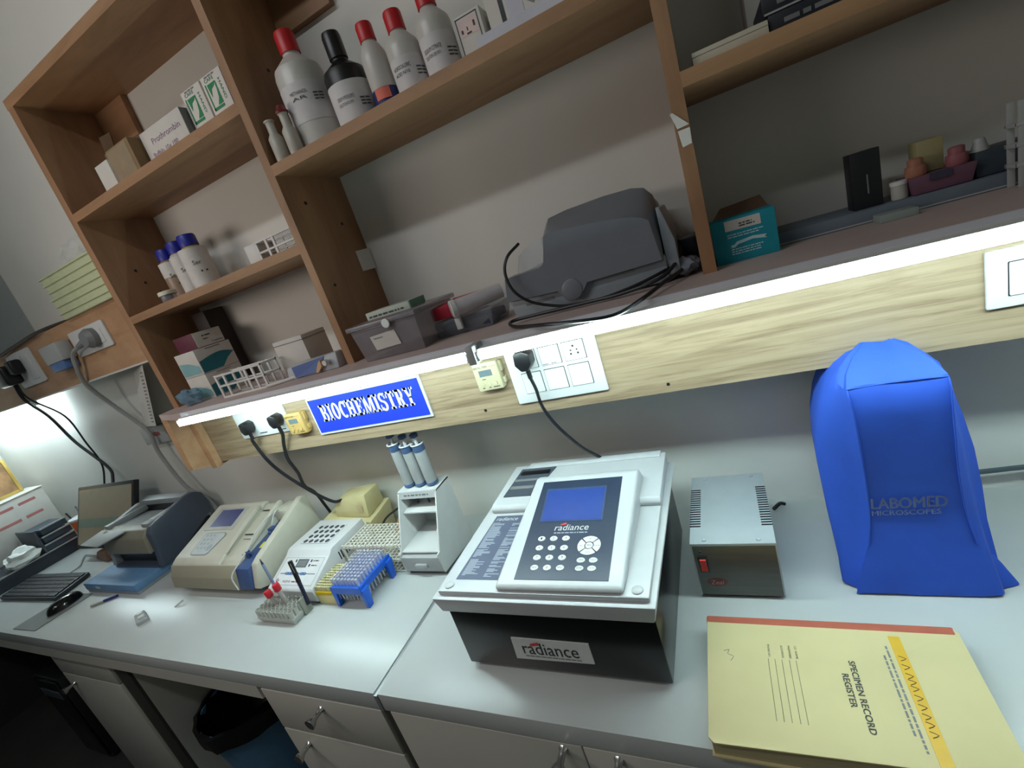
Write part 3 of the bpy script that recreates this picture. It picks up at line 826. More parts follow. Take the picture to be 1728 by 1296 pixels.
part(t, 'address_print', b, INKGREY)
part(t, 'tape_strip', MB().box(0.887, 0.901, -0.6035, -0.418, 0.0350, 0.0358), mat('yellow_tape', (214, 172, 46), 0.45))
b = MB(); rnd = random.Random(2); yy = -0.452
while yy > -0.565:
    b.tube([(0.890, yy, 0.0361), (0.898, yy - 0.004, 0.0361), (0.891, yy - 0.008, 0.0361)], 0.0005, 4, 2); yy -= rnd.uniform(0.009, 0.014)
part(t, 'handwriting', b, INK)
part(t, 'pencil_mark', MB().tube([(0.658, -0.465, zz), (0.666, -0.462, zz), (0.664, -0.470, zz), (0.672, -0.474, zz), (0.668, -0.482, zz)], 0.0004, 4, 4), INKGREY)

# ================================================================ LEFT COUNTER
# ---------------------------------------------------------------- pipette stand with three pipettes
t = thing('pipette_stand', 'white box shaped pipette stand with open shelves and bottom drawer', 'stand', (-0.08, -0.2, 0))
prof = [(-0.270, 0.012), (-0.115, 0.0), (-0.118, 0.214), (-0.186, 0.211), (-0.262, 0.072), (-0.274, 0.070)]
for x0, x1 in ((-0.147, -0.143), (-0.019, -0.015)):
    part(t, 'side_panel', MB().prism(prof, 'X', x0, x1), WHITE2)
part(t, 'back_panel', MB().box(-0.143, -0.019, -0.119, -0.115, 0.0, 0.212), WHITE2)
part(t, 'base', MB().box(-0.143, -0.019, -0.262, -0.119, 0.0, 0.010), GREYD)
part(t, 'top_shelf', MB().box(-0.147, -0.015, -0.186, -0.118, 0.208, 0.212), WHITE)
s = part(t, 'front_lip', MB().box(-0.145, -0.017, -0.1885, -0.185, 0.190, 0.212), WHITE)
part(t, 'lettering', MB().textline((-0.127, -0.1888, 0.1985), X, Z, 0.084, 0.0048, 4), INKGREY, parent=s)
part(t, 'middle_shelf', MB().box(-0.143, -0.019, -0.200, -0.119, 0.150, 0.154), WHITE2)
part(t, 'lower_shelf', MB().box(-0.143, -0.019, -0.262, -0.119, 0.067, 0.071), WHITE)
s = part(t, 'drawer', MB().hexa([(-0.143, -0.271, 0.014), (-0.019, -0.271, 0.014), (-0.019, -0.13, 0.014), (-0.143, -0.13, 0.014),
                                 (-0.143, -0.275, 0.062), (-0.019, -0.275, 0.062), (-0.019, -0.13, 0.062), (-0.143, -0.13, 0.062)], 0.0015), GREYL)
part(t, 'drawer_pull', MB().box(-0.100, -0.062, -0.280, -0.272, 0.028, 0.042, 0.002), GREYL, parent=s)
single('crumpled_paper', 'crumpled white paper on the lower shelf of the pipette stand', 'paper',
       MB().hexa([(-0.075, -0.19, 0.0715), (-0.035, -0.20, 0.0715), (-0.03, -0.15, 0.0715), (-0.07, -0.145, 0.0715), (-0.062, -0.175, 0.105), (-0.03, -0.185, 0.112), (-0.035, -0.15, 0.108), (-0.06, -0.15, 0.102)], 0.006), PAPER, (-0.05, -0.17, 0.0715))
PIPG = mat('pipette_grey', (160, 163, 162), 0.35)
PIPB = mat('pipette_blue', (70, 94, 132), 0.4)
def pipette(label, x, ztop, y=-0.156):
    t = thing('pipette', label, 'pipette', (x, y, 0.21), group='pipettes in the white stand')
    part(t, 'barrel', MB().lathe([(0.0150, 0.0), (0.0160, 0.02), (0.0162, ztop - 0.045), (0.0150, ztop - 0.038)], (x, y, 0.222), 18), PIPG)
    part(t, 'lower_collar', MB().lathe([(0.011, 0), (0.0165, 0.004), (0.0165, 0.011), (0.014, 0.013)], (x, y, 0.2125), 18), PIPB)
    part(t, 'shaft', MB().lathe([(0.003, 0), (0.006, 0.03), (0.007, 0.058)], (x, y + 0.002, 0.1545), 12), GREYD)
    part(t, 'upper_collar', MB().lathe([(0.0155, 0), (0.0168, 0.004), (0.0162, 0.018), (0.010, 0.020)], (x, y, 0.222 + ztop - 0.042), 18), PIPB)
    part(t, 'finger_ring', MB().tube([(x + 0.017 * math.cos(a * 0.5236), y + 0.017 * math.sin(a * 0.5236), 0.222 + ztop - 0.020) for a in range(13)], 0.0022, 6, 1), WHITE)
    part(t, 'plunger_rod', MB().cyl((x, y, 0.222 + ztop - 0.024), (x, y, 0.222 + ztop), 0.0048, None, 10), WHITE)
    part(t, 'plunger_button', MB().lathe([(0.007, 0), (0.0115, 0.002), (0.0115, 0.010), (0.008, 0.013), (0.0001, 0.014)], (x, y, 0.222 + ztop - 0.002), 16), PIPB)
pipette('grey pipette nearest the sign with its plunger raised high', -0.119, 0.147)
pipette('middle grey pipette of the three in the white stand', -0.080, 0.138)
pipette('rightmost grey pipette of the three in the white stand', -0.041, 0.137)

# ---------------------------------------------------------------- dry bath incubator
t = thing('dry_bath_incubator', 'white sloped dry bath incubator with round holes and small grey display', 'incubator', (-0.467, -0.26, 0))
prof = [(-0.386, 0.008), (-0.391, 0.046), (-0.386, 0.053), (-0.297, 0.091), (-0.283, 0.102), (-0.275, 0.104), (-0.140, 0.104), (-0.138, 0.008)]
part(t, 'case', MB().prism(prof, 'X', -0.562, -0.376, 0.002), mat('incubator_white', (218, 220, 222), 0.42, var=0.02))
for x in (-0.545, -0.392):
    for y in (-0.375, -0.155):
        part(t, 'foot', MB().cyl((x, y, 0), (x, y, 0.009), 0.007, None, 10), BLACK)
b = MB()
for r in range(4):
    for c in range(5):
        b.lathe([(0.0078, 0), (0.0078, 0.0008)], (-0.519 + 0.0235 * c + 0.0 * r, -0.247 + 0.0225 * r, 0.1037), 12)
part(t, 'tube_wells', b, mat('well_dark', (62, 66, 76), 0.6), kind='stuff')
part(t, 'well_border', MB().box(-0.530, -0.413, -0.2600, -0.2585, 0.1036, 0.1042).box(-0.4145, -0.413, -0.26, -0.17, 0.1036, 0.1042), GREYM)
b = MB()
for k in range(9):
    yy = -0.268 + 0.009 * k
    b.box(-0.3766, -0.3752, yy, yy + 0.0035, 0.052, 0.078)
part(t, 'side_vents', b, BLACK, kind='stuff')
iA = Vector((0, -0.386, 0.0535)); iD = (Vector((0, -0.297, 0.0915)) - iA).normalized(); iN = X.cross(iD).normalized()
I = lambda x, s, o=0.0006: iA + X * x + iD * s + iN * o
lab = part(t, 'front_label', MB().poly([I(-0.548, 0.008, 0.0004), I(-0.388, 0.008, 0.0004), I(-0.388, 0.090, 0.0004), I(-0.548, 0.090, 0.0004)]), mat('label_white', (222, 224, 226), 0.5))
b = MB()
for (x0, x1, s0, s1) in ((-0.548, -0.388, 0.008, 0.0088), (-0.548, -0.388, 0.0892, 0.090), (-0.548, -0.5472, 0.008, 0.09), (-0.3888, -0.388, 0.008, 0.09)):
    b.poly([I(x0, s0), I(x1, s0), I(x1, s1), I(x0, s1)])
part(t, 'label_border', b, INKGREY, parent=lab)
part(t, 'display', MB().hexa([I(-0.492, 0.060, -0.001), I(-0.448, 0.060, -0.001), I(-0.448, 0.085, -0.001), I(-0.492, 0.085, -0.001), I(-0.492, 0.060, 0.001), I(-0.448, 0.060, 0.001), I(-0.448, 0.085, 0.001), I(-0.492, 0.085, 0.001)]), GREYD, parent=lab)
part(t, 'display_glass', MB().poly([I(-0.489, 0.062, 0.0013), I(-0.451, 0.062, 0.0013), I(-0.451, 0.0815, 0.0013), I(-0.489, 0.0815, 0.0013)]), GREYM, parent=lab)
b = MB()
for x, s in ((-0.500, 0.080), (-0.436, 0.080), (-0.436, 0.066)):
    b.poly([I(x - 0.003, s - 0.004, 0.0009), I(x + 0.003, s - 0.004, 0.0009), I(x + 0.003, s + 0.004, 0.0009), I(x - 0.003, s + 0.004, 0.0009)])
b.textline(I(-0.428, 0.0785, 0.0009), X, iD, 0.024, 0.003, 1).textline(I(-0.428, 0.0645, 0.0009), X, iD, 0.022, 0.003, 2)
part(t, 'label_print', b, DARK, parent=lab)
b = MB()
for k in range(7):
    cx = -0.512 + 0.0105 * k + (0.01 if k > 4 else 0)
    b.tube([I(cx + 0.007 * math.cos(a * 0.628), 0.0415 + 0.0035 * math.sin(a * 0.628), 0.001) for a in range(11)], 0.0011, 4, 1)
part(t, 'helix_print', b, mat('helix_blue', (52, 112, 176), 0.5), parent=lab)
part(t, 'helix_bar', MB().poly([I(-0.540, 0.0400), I(-0.395, 0.0400), I(-0.395, 0.0425), I(-0.540, 0.0425)]), INKGREY, parent=lab)
b = MB().tube([I(-0.536, 0.026, 0.001), I(-0.541, 0.020, 0.001), I(-0.537, 0.016, 0.001), I(-0.531, 0.022, 0.001)], 0.0011, 4, 3)
b.text('REMI', I(-0.512, 0.015, 0.001), X, iD, 0.006, 0.03, shear=0.3).textline(I(-0.475, 0.016, 0.001), X, iD, 0.03, 0.0035, 6)
part(t, 'logo_print', b, mat('maroon_ink', (130, 60, 70), 0.6), parent=lab)

# ---------------------------------------------------------------- semi automatic analyzer (cream)
t = thing('chemistry_analyzer', 'cream semi automatic analyzer with violet screen and dark blue sample channel', 'analyzer', (-0.85, -0.24, 0))
def aprof(dz=0.0, dy=0.0):
    return [(-0.345, 0.022), (-0.378 - dy, 0.030), (-0.372 - dy, 0.070), (-0.352 - dy, 0.106 + dz), (-0.334, 0.117 + dz), (-0.128, 0.186 + dz), (-0.112, 0.180 + dz), (-0.108, 0.024)]
part(t, 'left_housing', MB().prism(aprof(), 'X', -1.072, -0.805, 0.006, 3), BEIGE)
part(t, 'front_shell', MB().prism([(-0.3800, 0.031), (-0.3742, 0.070), (-0.3570, 0.103), (-0.352, 0.102), (-0.368, 0.070), (-0.374, 0.032)], 'X', -1.070, -0.714, 0.001), BEIGED)
part(t, 'middle_housing', MB().prism(aprof(-0.010, -0.002), 'X', -0.804, -0.715, 0.003), BEIGE)
part(t, 'ridge', MB().prism([(-0.32, 0.117), (-0.15, 0.178), (-0.15, 0.189), (-0.17, 0.186), (-0.32, 0.122)], 'X', -0.822, -0.800, 0.003), BEIGE)
part(t, 'ridge', MB().prism([(-0.32, 0.110), (-0.13, 0.175), (-0.13, 0.190), (-0.155, 0.186), (-0.32, 0.118)], 'X', -0.730, -0.712, 0.003), BEIGE)
AN2B = mat('channel_blue', (62, 84, 132), 0.5, var=0.05)
part(t, 'sample_channel', MB().prism([(-0.345, 0.026), (-0.380, 0.034), (-0.364, 0.098), (-0.340, 0.102), (-0.150, 0.138), (-0.110, 0.140), (-0.11, 0.026)], 'X', -0.714, -0.652, 0.002), AN2B)
part(t, 'channel_back', MB().box(-0.714, -0.652, -0.175, -0.112, 0.137, 0.172, 0.002), BEIGE)
part(t, 'right_housing', MB().prism([(-0.345, 0.022), (-0.376, 0.034), (-0.350, 0.105), (-0.326, 0.117), (-0.120, 0.190), (-0.100, 0.182), (-0.095, 0.026)], 'X', -0.651, -0.622, 0.005), BEIGE)
part(t, 'underside', MB().box(-1.05, -0.635, -0.330, -0.115, 0.012, 0.026), GREYD)
for x in (-1.03, -0.66):
    for y in (-0.31, -0.13):
        part(t, 'foot', MB().cyl((x, y, 0), (x, y, 0.013), 0.010, None, 12), GREYM)
aA = Vector((0, -0.334, 0.1175)); aD = (Vector((0, -0.128, 0.1865)) - aA).normalized(); aN = X.cross(aD).normalized()
Aq = lambda x, s, o=0.0008: aA + X * x + aD * s + aN * o
s = part(t, 'screen_frame', MB().hexa([Aq(-1.035, 0.105, -0.003), Aq(-0.868, 0.105, -0.003), Aq(-0.868, 0.200, -0.003), Aq(-1.035, 0.200, -0.003),
                                      Aq(-1.035, 0.105, 0.0015), Aq(-0.868, 0.105, 0.0015), Aq(-0.868, 0.200, 0.0015), Aq(-1.035, 0.200, 0.0015)], 0.002), mat('frame_grey', (186, 186, 178), 0.45))
part(t, 'screen', MB().poly([Aq(-1.012, 0.118, 0.002), Aq(-0.888, 0.118, 0.002), Aq(-0.888, 0.190, 0.002), Aq(-1.012, 0.190, 0.002)]), LCD2, parent=s)
pts = []
for cx, cs, a in ((-0.895, 0.080, 0), (-0.985, 0.080, 90), (-0.985, 0.022, 180), (-0.915, 0.022, 270)):
    for i in range(5):
        q = math.radians(a + 22.5 * i); pts.append((cx + 0.016 * math.cos(q), cs + 0.014 * math.sin(q)))
b = MB().loft([[Aq(x, q, -0.001) for x, q in pts], [Aq(x, q, 0.0016) for x, q in pts]])
s = part(t, 'keypad_frame', b, mat('frame_silver', (140, 144, 144), 0.4))
b = MB().loft([[Aq(-0.945 + (x + 0.945) * .94, 0.051 + (q - 0.051) * .93, 0.0010) for x, q in pts], [Aq(-0.945 + (x + 0.945) * .94, 0.051 + (q - 0.051) * .93, 0.0020) for x, q in pts]])
s2 = part(t, 'keypad', b, mat('keypad_pale', (198, 204, 204), 0.45), parent=s)
b = MB()
for r in range(4):
    for c in range(3):
        b.poly([Aq(-0.985 + 0.020 * c + dx, 0.078 - 0.016 * r + dy, 0.0023) for dx, dy in ((0, 0), (0.012, 0), (0.012, 0.009), (0, 0.009))])
b.ell(Aq(-0.915, 0.035, 0.0023), X, aD, 0.013, 0.013, 18)
part(t, 'keypad_keys', b, mat('key_bluegrey', (168, 180, 188), 0.5), parent=s)
part(t, 'panel_slot', MB().poly([Aq(-0.790, 0.180, -0.0072), Aq(-0.735, 0.180, -0.0072), Aq(-0.735, 0.185, -0.0072), Aq(-0.790, 0.185, -0.0072)])
     .poly([Aq(-0.790, 0.085, -0.0072), Aq(-0.735, 0.085, -0.0072), Aq(-0.735, 0.090, -0.0072), Aq(-0.790, 0.090, -0.0072)])
     .poly([Aq(-0.780, 0.069, -0.0072), Aq(-0.742, 0.069, -0.0072), Aq(-0.742, 0.071, -0.0072), Aq(-0.780, 0.071, -0.0072)]), DARK)
part(t, 'sample_clamp', MB().box(-0.700, -0.690, -0.325, -0.312, 0.102, 0.128, 0.002).box(-0.706, -0.672, -0.322, -0.316, 0.118, 0.124, 0.001), AN2B)
part(t, 'sample_clamp', MB().box(-0.690, -0.664, -0.235, -0.215, 0.120, 0.146, 0.002).cyl((-0.678, -0.236, 0.134), (-0.678, -0.243, 0.134), 0.005), AN2B)
part(t, 'yellow_sticker', MB().hexa([(-0.690, -0.285, 0.1125), (-0.656, -0.285, 0.1125), (-0.656, -0.262, 0.117), (-0.690, -0.262, 0.117), (-0.690, -0.285, 0.1135), (-0.656, -0.285, 0.1135), (-0.656, -0.262, 0.118), (-0.690, -0.262, 0.118)]), mat('sticker_yellow', (222, 220, 90), 0.6))
part(t, 'aspiration_tube', MB().tube([(-0.695, -0.17, 0.176), (-0.700, -0.215, 0.172), (-0.690, -0.275, 0.160), (-0.694, -0.316, 0.130), (-0.706, -0.350, 0.108), (-0.712, -0.383, 0.085), (-0.705, -0.388, 0.04)], 0.0022, 6), WHITE)
part(t, 'aspiration_tube', MB().tube([(-0.695, -0.17, 0.176), (-0.680, -0.20, 0.175), (-0.672, -0.225, 0.155)], 0.002, 6), WHITE)

# ---------------------------------------------------------------- tips and racks
t = thing('tip_rack', 'bright blue pipette tip rack on four legs full of clear tips', 'rack', (-0.24, -0.325, 0))
part(t, 'top_plate', MB().box(-0.298, -0.197, -0.388, -0.262, 0.052, 0.064, 0.002), BLUE)
for x in (-0.300, -0.205):
    for y, y1 in ((-0.390, -0.366), (-0.286, -0.262)):
        sx = 1 if x < -0.25 else -1
        x0 = x if sx > 0 else x + 0.010
        part(t, 'leg', MB().hexa([(x0 - 0.004, y, 0.0), (x0 + 0.006, y, 0.0), (x0 + 0.006, y1 - 0.008, 0.0), (x0 - 0.004, y1 - 0.008, 0.0),
                                  (x0 - 0.003 - (0.006 if sx < 0 else 0), y, 0.055), (x0 + 0.008 + (0.006 if sx > 0 else 0), y, 0.055), (x0 + 0.008, y1, 0.055), (x0 - 0.003, y1, 0.055)], 0.001), BLUE)
part(t, 'skirt', MB().box(-0.300, -0.195, -0.3905, -0.3865, 0.044, 0.064).box(-0.1985, -0.1945, -0.390, -0.260, 0.046, 0.064), BLUE)
def tips(x0, y0, dx, dy, nx, ny, z, up, down, r):
    b = MB()
    for i in range(nx):
        for j in range(ny):
            b.lathe([(r * 0.35, -down), (r * 0.9, 0), (r, up), (r * 0.8, up + 0.0005)], (x0 + dx * i, y0 + dy * j, z), 7)
    return b
part(t, 'pipette_tips', tips(-0.2915, -0.380, 0.0125, 0.0122, 8, 10, 0.063, 0.022, 0.045, 0.0046), mat('tip_clear', (214, 218, 230), 0.25, alpha=0.55), kind='stuff')

t = thing('tip_box', 'yellow and cream box of small pipette tips beside the blue rack', 'box', (-0.35, -0.34, 0))
YEL = mat('tip_yellow', (216, 184, 34), 0.45)
PALEY = mat('pale_yellow', (220, 206, 146), 0.5)
part(t, 'tray', MB().box(-0.376, -0.306, -0.384, -0.285, 0.0, 0.032, 0.002), PALEY)
part(t, 'yellow_band', MB().box(-0.377, -0.305, -0.385, -0.284, 0.030, 0.042, 0.0015), YEL)
part(t, 'pipette_tips', tips(-0.371, -0.379, 0.0085, 0.0095, 8, 10, 0.042, 0.014, 0.01, 0.0035), mat('tip_yellowish', (232, 226, 180), 0.4, alpha=0.85), kind='stuff')

t = thing('wire_tube_rack', 'white wire mesh test tube rack behind the blue tip rack', 'rack', (-0.25, -0.21, 0))
WIRE = mat('white_wire', (226, 224, 212), 0.45)
b = MB()
x0, x1, y0, y1 = -0.362, -0.150, -0.257, -0.148
for zz in (0.085, 0.045, 0.006):
    nx_, ny_ = 14, 9
    for i in range(nx_ + 1):
        x = x0 + (x1 - x0) * i / nx_
        b.box(x - 0.0016, x + 0.0016, y0, y1, zz - 0.0014, zz + 0.0014)
    for j in range(ny_ + 1):
        y = y0 + (y1 - y0) * j / ny_
        b.box(x0, x1, y - 0.0016, y + 0.0016, zz - 0.0044, zz - 0.0014)
part(t, 'wire_mesh', b, WIRE, kind='stuff')
for x in (x0, x1):
    for y in (y0, y1):
        part(t, 'post', MB().cyl((x, y, 0.0), (x, y, 0.092), 0.003, None, 8), WIRE)
part(t, 'top_loops', (lambda b: [b.tube([(x0 + (x1 - x0) * (i + .5 + .42 * math.cos(a * 1.0472)) / 14, y0 - 0.001, 0.089 + 0.0035 * math.sin(a * 1.0472)) for a in range(7)], 0.0014, 4, 1) for i in range(14)] and b)(MB()), WIRE, kind='stuff')

t = thing('tube_rack', 'frosted plastic tube rack holding tubes and a pen at the counter middle', 'rack', (-0.47, -0.43, 0))
b = MB()
x0, x1, y0, y1 = -0.540, -0.392, -0.462, -0.400
part(t, 'base_tray', MB().hexa([(x0 + .012, y0 + .004, 0), (x1 - .004, y0 + .004, 0), (x1 - .004, y1 - .002, 0), (x0 + .012, y1 - .002, 0), (x0, y0, 0.020), (x1, y0, 0.020), (x1, y1, 0.020), (x0, y1, 0.020)], 0.002), FROST)
for i in range(9):
    for j in range(4):
        cx = x0 + (x1 - x0) * (i + .5) / 9; cy = y0 + (y1 - y0) * (j + .5) / 4
        b.lathe([(0.0072, 0), (0.0076, 0.022), (0.0062, 0.022), (0.0060, 0.004)], (cx, cy, 0.019), 8)
part(t, 'tube_cells', b, FROST, kind='stuff')
part(t, 'end_wall', MB().box(x1 - 0.002, x1 + 0.003, y1 - 0.026, y1, 0.0, 0.050, 0.001), mat('dusty_grey', (150, 152, 140), 0.6))
def tube_thing(label, bx, by, tx, ty, z0, z1):
    t = thing('blood_tube', label, 'tube', (bx, by, z0), group='red capped blood tubes')
    a = Vector((bx, by, z0)); c = Vector((tx, ty, z1)); d = (c - a).normalized()
    part(t, 'glass', MB().lathe([(0.002, 0), (0.0058, 0.004), (0.0062, (c - a).length)], a, 12, d), mat('tube_glass', (216, 206, 200), 0.2, alpha=0.6))
    part(t, 'contents', MB().lathe([(0.002, 0.002), (0.0050, 0.006), (0.0052, 0.034)], a, 10, d), mat('dark_blood', (60, 30, 26), 0.4))
    part(t, 'cap', MB().lathe([(0.0085, -0.006), (0.0095, -0.004), (0.0095, 0.012), (0.0085, 0.015), (0.0001, 0.0155)], c, 16, d), mat('cap_red', (204, 36, 52), 0.45))
tube_thing('red capped blood tube leaning left in the frosted rack', -0.473, -0.432, -0.486, -0.432, 0.024, 0.072)
tube_thing('red capped blood tube standing further right in the frosted rack', -0.445, -0.424, -0.452, -0.424, 0.024, 0.088)
t = thing('ballpoint_pen', 'clear grey ballpoint pen standing behind the red capped tubes', 'pen', (-0.49, -0.41, 0.03))
part(t, 'barrel', MB().cyl((-0.486, -0.408, 0.030), (-0.510, -0.396, 0.145), 0.0042, 0.0038, 8), mat('pen_grey', (130, 140, 168), 0.3))
part(t, 'tip', MB().cyl((-0.510, -0.396, 0.145), (-0.514, -0.394, 0.162), 0.0036, 0.0008, 8), DARK)
t = thing('marker_pen', 'black and navy marker pen standing at the end of the frosted rack', 'pen', (-0.40, -0.405, 0.02))
part(t, 'barrel', MB().cyl((-0.384, -0.409, 0.024), (-0.392, -0.400, 0.090), 0.0048, 0.0056, 10), mat('navy_plastic', (34, 38, 66), 0.35))
part(t, 'cap', MB().cyl((-0.392, -0.400, 0.090), (-0.398, -0.392, 0.152), 0.0060, 0.0064, 10), BLACK)
part(t, 'clip', MB().tube([(-0.3925, -0.399, 0.150), (-0.3895, -0.401, 0.120)], 0.0018, 5, 1), CHROME)
# open carton pile behind the incubator
t = thing('plastic_carton', 'translucent yellowish plastic container pile against the wall', 'container', (-0.45, -0.07, 0))
PY = mat('yellowed_plastic', (212, 202, 152), 0.45, alpha=0.88)
part(t, 'lower_tub', MB().hexa([(-0.555, -0.125, 0.0), (-0.372, -0.125, 0.0), (-0.365, -0.03, 0.0), (-0.56, -0.03, 0.0), (-0.570, -0.132, 0.095), (-0.360, -0.130, 0.080), (-0.355, -0.02, 0.10), (-0.57, -0.02, 0.105)], 0.004), PY)
part(t, 'upper_tub', MB().hexa([(-0.52, -0.115, 0.095), (-0.375, -0.115, 0.085), (-0.370, -0.03, 0.10), (-0.53, -0.03, 0.105), (-0.500, -0.110, 0.150), (-0.372, -0.10, 0.162), (-0.370, -0.03, 0.165), (-0.50, -0.03, 0.155)], 0.006), PY)
part(t, 'tub_label', MB().poly([(-0.412, -0.1135, 0.105), (-0.390, -0.1135, 0.105), (-0.390, -0.1125, 0.135), (-0.412, -0.1125, 0.135)]), mat('faded_label', (196, 178, 140), 0.7))
single('folded_card', 'brown and white folded card leaning on the wall behind the wire rack', 'card',
       MB().hexa([(-0.335, -0.085, 0.001), (-0.175, -0.085, 0.001), (-0.175, -0.079, 0.001), (-0.335, -0.079, 0.001), (-0.265, -0.028, 0.125), (-0.175, -0.028, 0.14), (-0.175, -0.022, 0.14), (-0.265, -0.022, 0.125)]),
       mat('kraft_brown', (176, 122, 70), 0.8, var=0.1), (-0.25, -0.05, 0))
single('black_strap', 'black cable curving in front of the brown card by the pipette stand', 'cable',
       MB().tube([(-0.345, -0.138, 0.004), (-0.335, -0.136, 0.035), (-0.30, -0.125, 0.085), (-0.24, -0.110, 0.115), (-0.20, -0.108, 0.13)], 0.0035), CABLE, (-0.3, -0.095, 0))

# ---------------------------------------------------------------- laser printer on blue box
t = thing('flat_box', 'flat pale blue box under the grey laser printer', 'box', (-1.49, -0.23, 0))
BB = mat('pale_blue_box', (104, 146, 188), 0.5)
part(t, 'lower_half', MB().box(-1.682, -1.305, -0.390, -0.07, 0.0, 0.012, 0.001), mat('box_grey', (150, 156, 160), 0.6))
part(t, 'lid', MB().box(-1.684, -1.303, -0.392, -0.068, 0.011, 0.042, 0.003), BB)
part(t, 'lid_mark', MB().poly([(-1.59, -0.3925, 0.022), (-1.56, -0.3925, 0.022), (-1.563, -0.3925, 0.032), (-1.60, -0.3925, 0.032)]), WHITE)
t = thing('laser_printer', 'grey and charcoal laser printer with open paper output on the blue box', 'printer', (-1.47, -0.18, 0.042))
PRB = mat('printer_charcoal', (72, 82, 98), 0.45, var=0.04)
PRL = mat('printer_grey', (150, 156, 158), 0.45, var=0.03)
part(t, 'right_side', MB().prism([(-0.300, 0.046), (-0.288, 0.110), (-0.284, 0.178), (-0.268, 0.204), (-0.120, 0.236), (-0.085, 0.234), (-0.058, 0.215), (-0.050, 0.165), (-0.058, 0.13), (-0.12, 0.10), (-0.24, 0.045)], 'X', -1.300, -1.268, 0.006, 3), PRB)
part(t, 'left_side', MB().prism([(-0.298, 0.046), (-0.286, 0.110), (-0.280, 0.178), (-0.262, 0.200), (-0.120, 0.228), (-0.06, 0.21), (-0.055, 0.06)], 'X', -1.640, -1.612, 0.006), PRL)
part(t, 'front_cover', MB().prism([(-0.302, 0.106), (-0.296, 0.170), (-0.276, 0.196), (-0.24, 0.202), (-0.24, 0.106)], 'X', -1.614, -1.298, 0.005, 3), mat('printer_taupe', (136, 132, 116), 0.45))
part(t, 'paper_bay', MB().box(-1.612, -1.300, -0.270, -0.06, 0.046, 0.108), BLACK)
part(t, 'bay_floor', MB().box(-1.612, -1.300, -0.300, -0.27, 0.042, 0.050), PRB)
part(t, 'output_tray', MB().hexa([(-1.612, -0.262, 0.186), (-1.300, -0.262, 0.186), (-1.300, -0.115, 0.172), (-1.612, -0.115, 0.172), (-1.612, -0.262, 0.198), (-1.300, -0.262, 0.198), (-1.300, -0.115, 0.182), (-1.612, -0.115, 0.182)]), PRL)
part(t, 'output_mouth', MB().box(-1.600, -1.320, -0.112, -0.095, 0.180, 0.214), BLACK)
part(t, 'rear_top', MB().prism([(-0.112, 0.212), (-0.115, 0.232), (-0.085, 0.240), (-0.055, 0.220), (-0.05, 0.10), (-0.11, 0.10)], 'X', -1.612, -1.300, 0.004), PRL)
part(t, 'top_frame', MB().box(-1.345, -1.296, -0.262, -0.11, 0.196, 0.213, 0.002), PRL)
part(t, 'top_frame', MB().box(-1.622, -1.590, -0.262, -0.11, 0.190, 0.212, 0.002), PRL)
part(t, 'button_panel', MB().box(-1.335, -1.306, -0.235, -0.165, 0.2125, 0.2145, 0.0008), WHITE2)
part(t, 'paper_flap', MB().hexa([(-1.760, -0.312, 0.158), (-1.560, -0.335, 0.166), (-1.420, -0.285, 0.196), (-1.650, -0.262, 0.192), (-1.760, -0.312, 0.163), (-1.560, -0.335, 0.171), (-1.420, -0.285, 0.201), (-1.650, -0.262, 0.197)], 0.001), PRL)

# monitor
t = thing('computer_monitor', 'small tilted monitor with dull brown screen behind the laser printer', 'monitor', (-1.9, -0.12, 0))
mU = Vector((0, 0.127, 0.254)).normalized(); mN = X.cross(mU).normalized(); mO = Vector((-2.15, -0.209, 0.066))
Mq = lambda x, s, o=0.0: mO + X * x + mU * s - mN * -o * 1.0
def slabq(x0, x1, s0, s1, o0, o1, bev=0):
    return MB().hexa([Mq(x0, s0, o0), Mq(x1, s0, o0), Mq(x1, s1, o0), Mq(x0, s1, o0), Mq(x0, s0, o1), Mq(x1, s0, o1), Mq(x1, s1, o1), Mq(x0, s1, o1)], bev)
part(t, 'bezel', slabq(0, 0.505, 0, 0.286, -0.022, 0.0, 0.003), BLACK)
part(t, 'screen', slabq(0.016, 0.489, 0.018, 0.270, -0.002, 0.0012), mat('brown_screen', (120, 108, 84), 0.35, emit=0.10))
part(t, 'screen_band', slabq(0.016, 0.489, 0.095, 0.135, 0.0010, 0.0017), mat('green_band', (86, 104, 90), 0.35, emit=0.08))
part(t, 'stand_neck', MB().hexa([(-1.93, -0.12, 0.01), (-1.87, -0.12, 0.01), (-1.87, -0.09, 0.01), (-1.93, -0.09, 0.01), (-1.93, -0.11, 0.22), (-1.87, -0.11, 0.22), (-1.87, -0.08, 0.22), (-1.93, -0.08, 0.22)]), BLACK)
part(t, 'stand_foot', MB().prism([(-2.02, -0.18), (-1.78, -0.18), (-1.80, -0.04), (-2.00, -0.04)], 'Z', 0.0, 0.012, 0.003), BLACK)

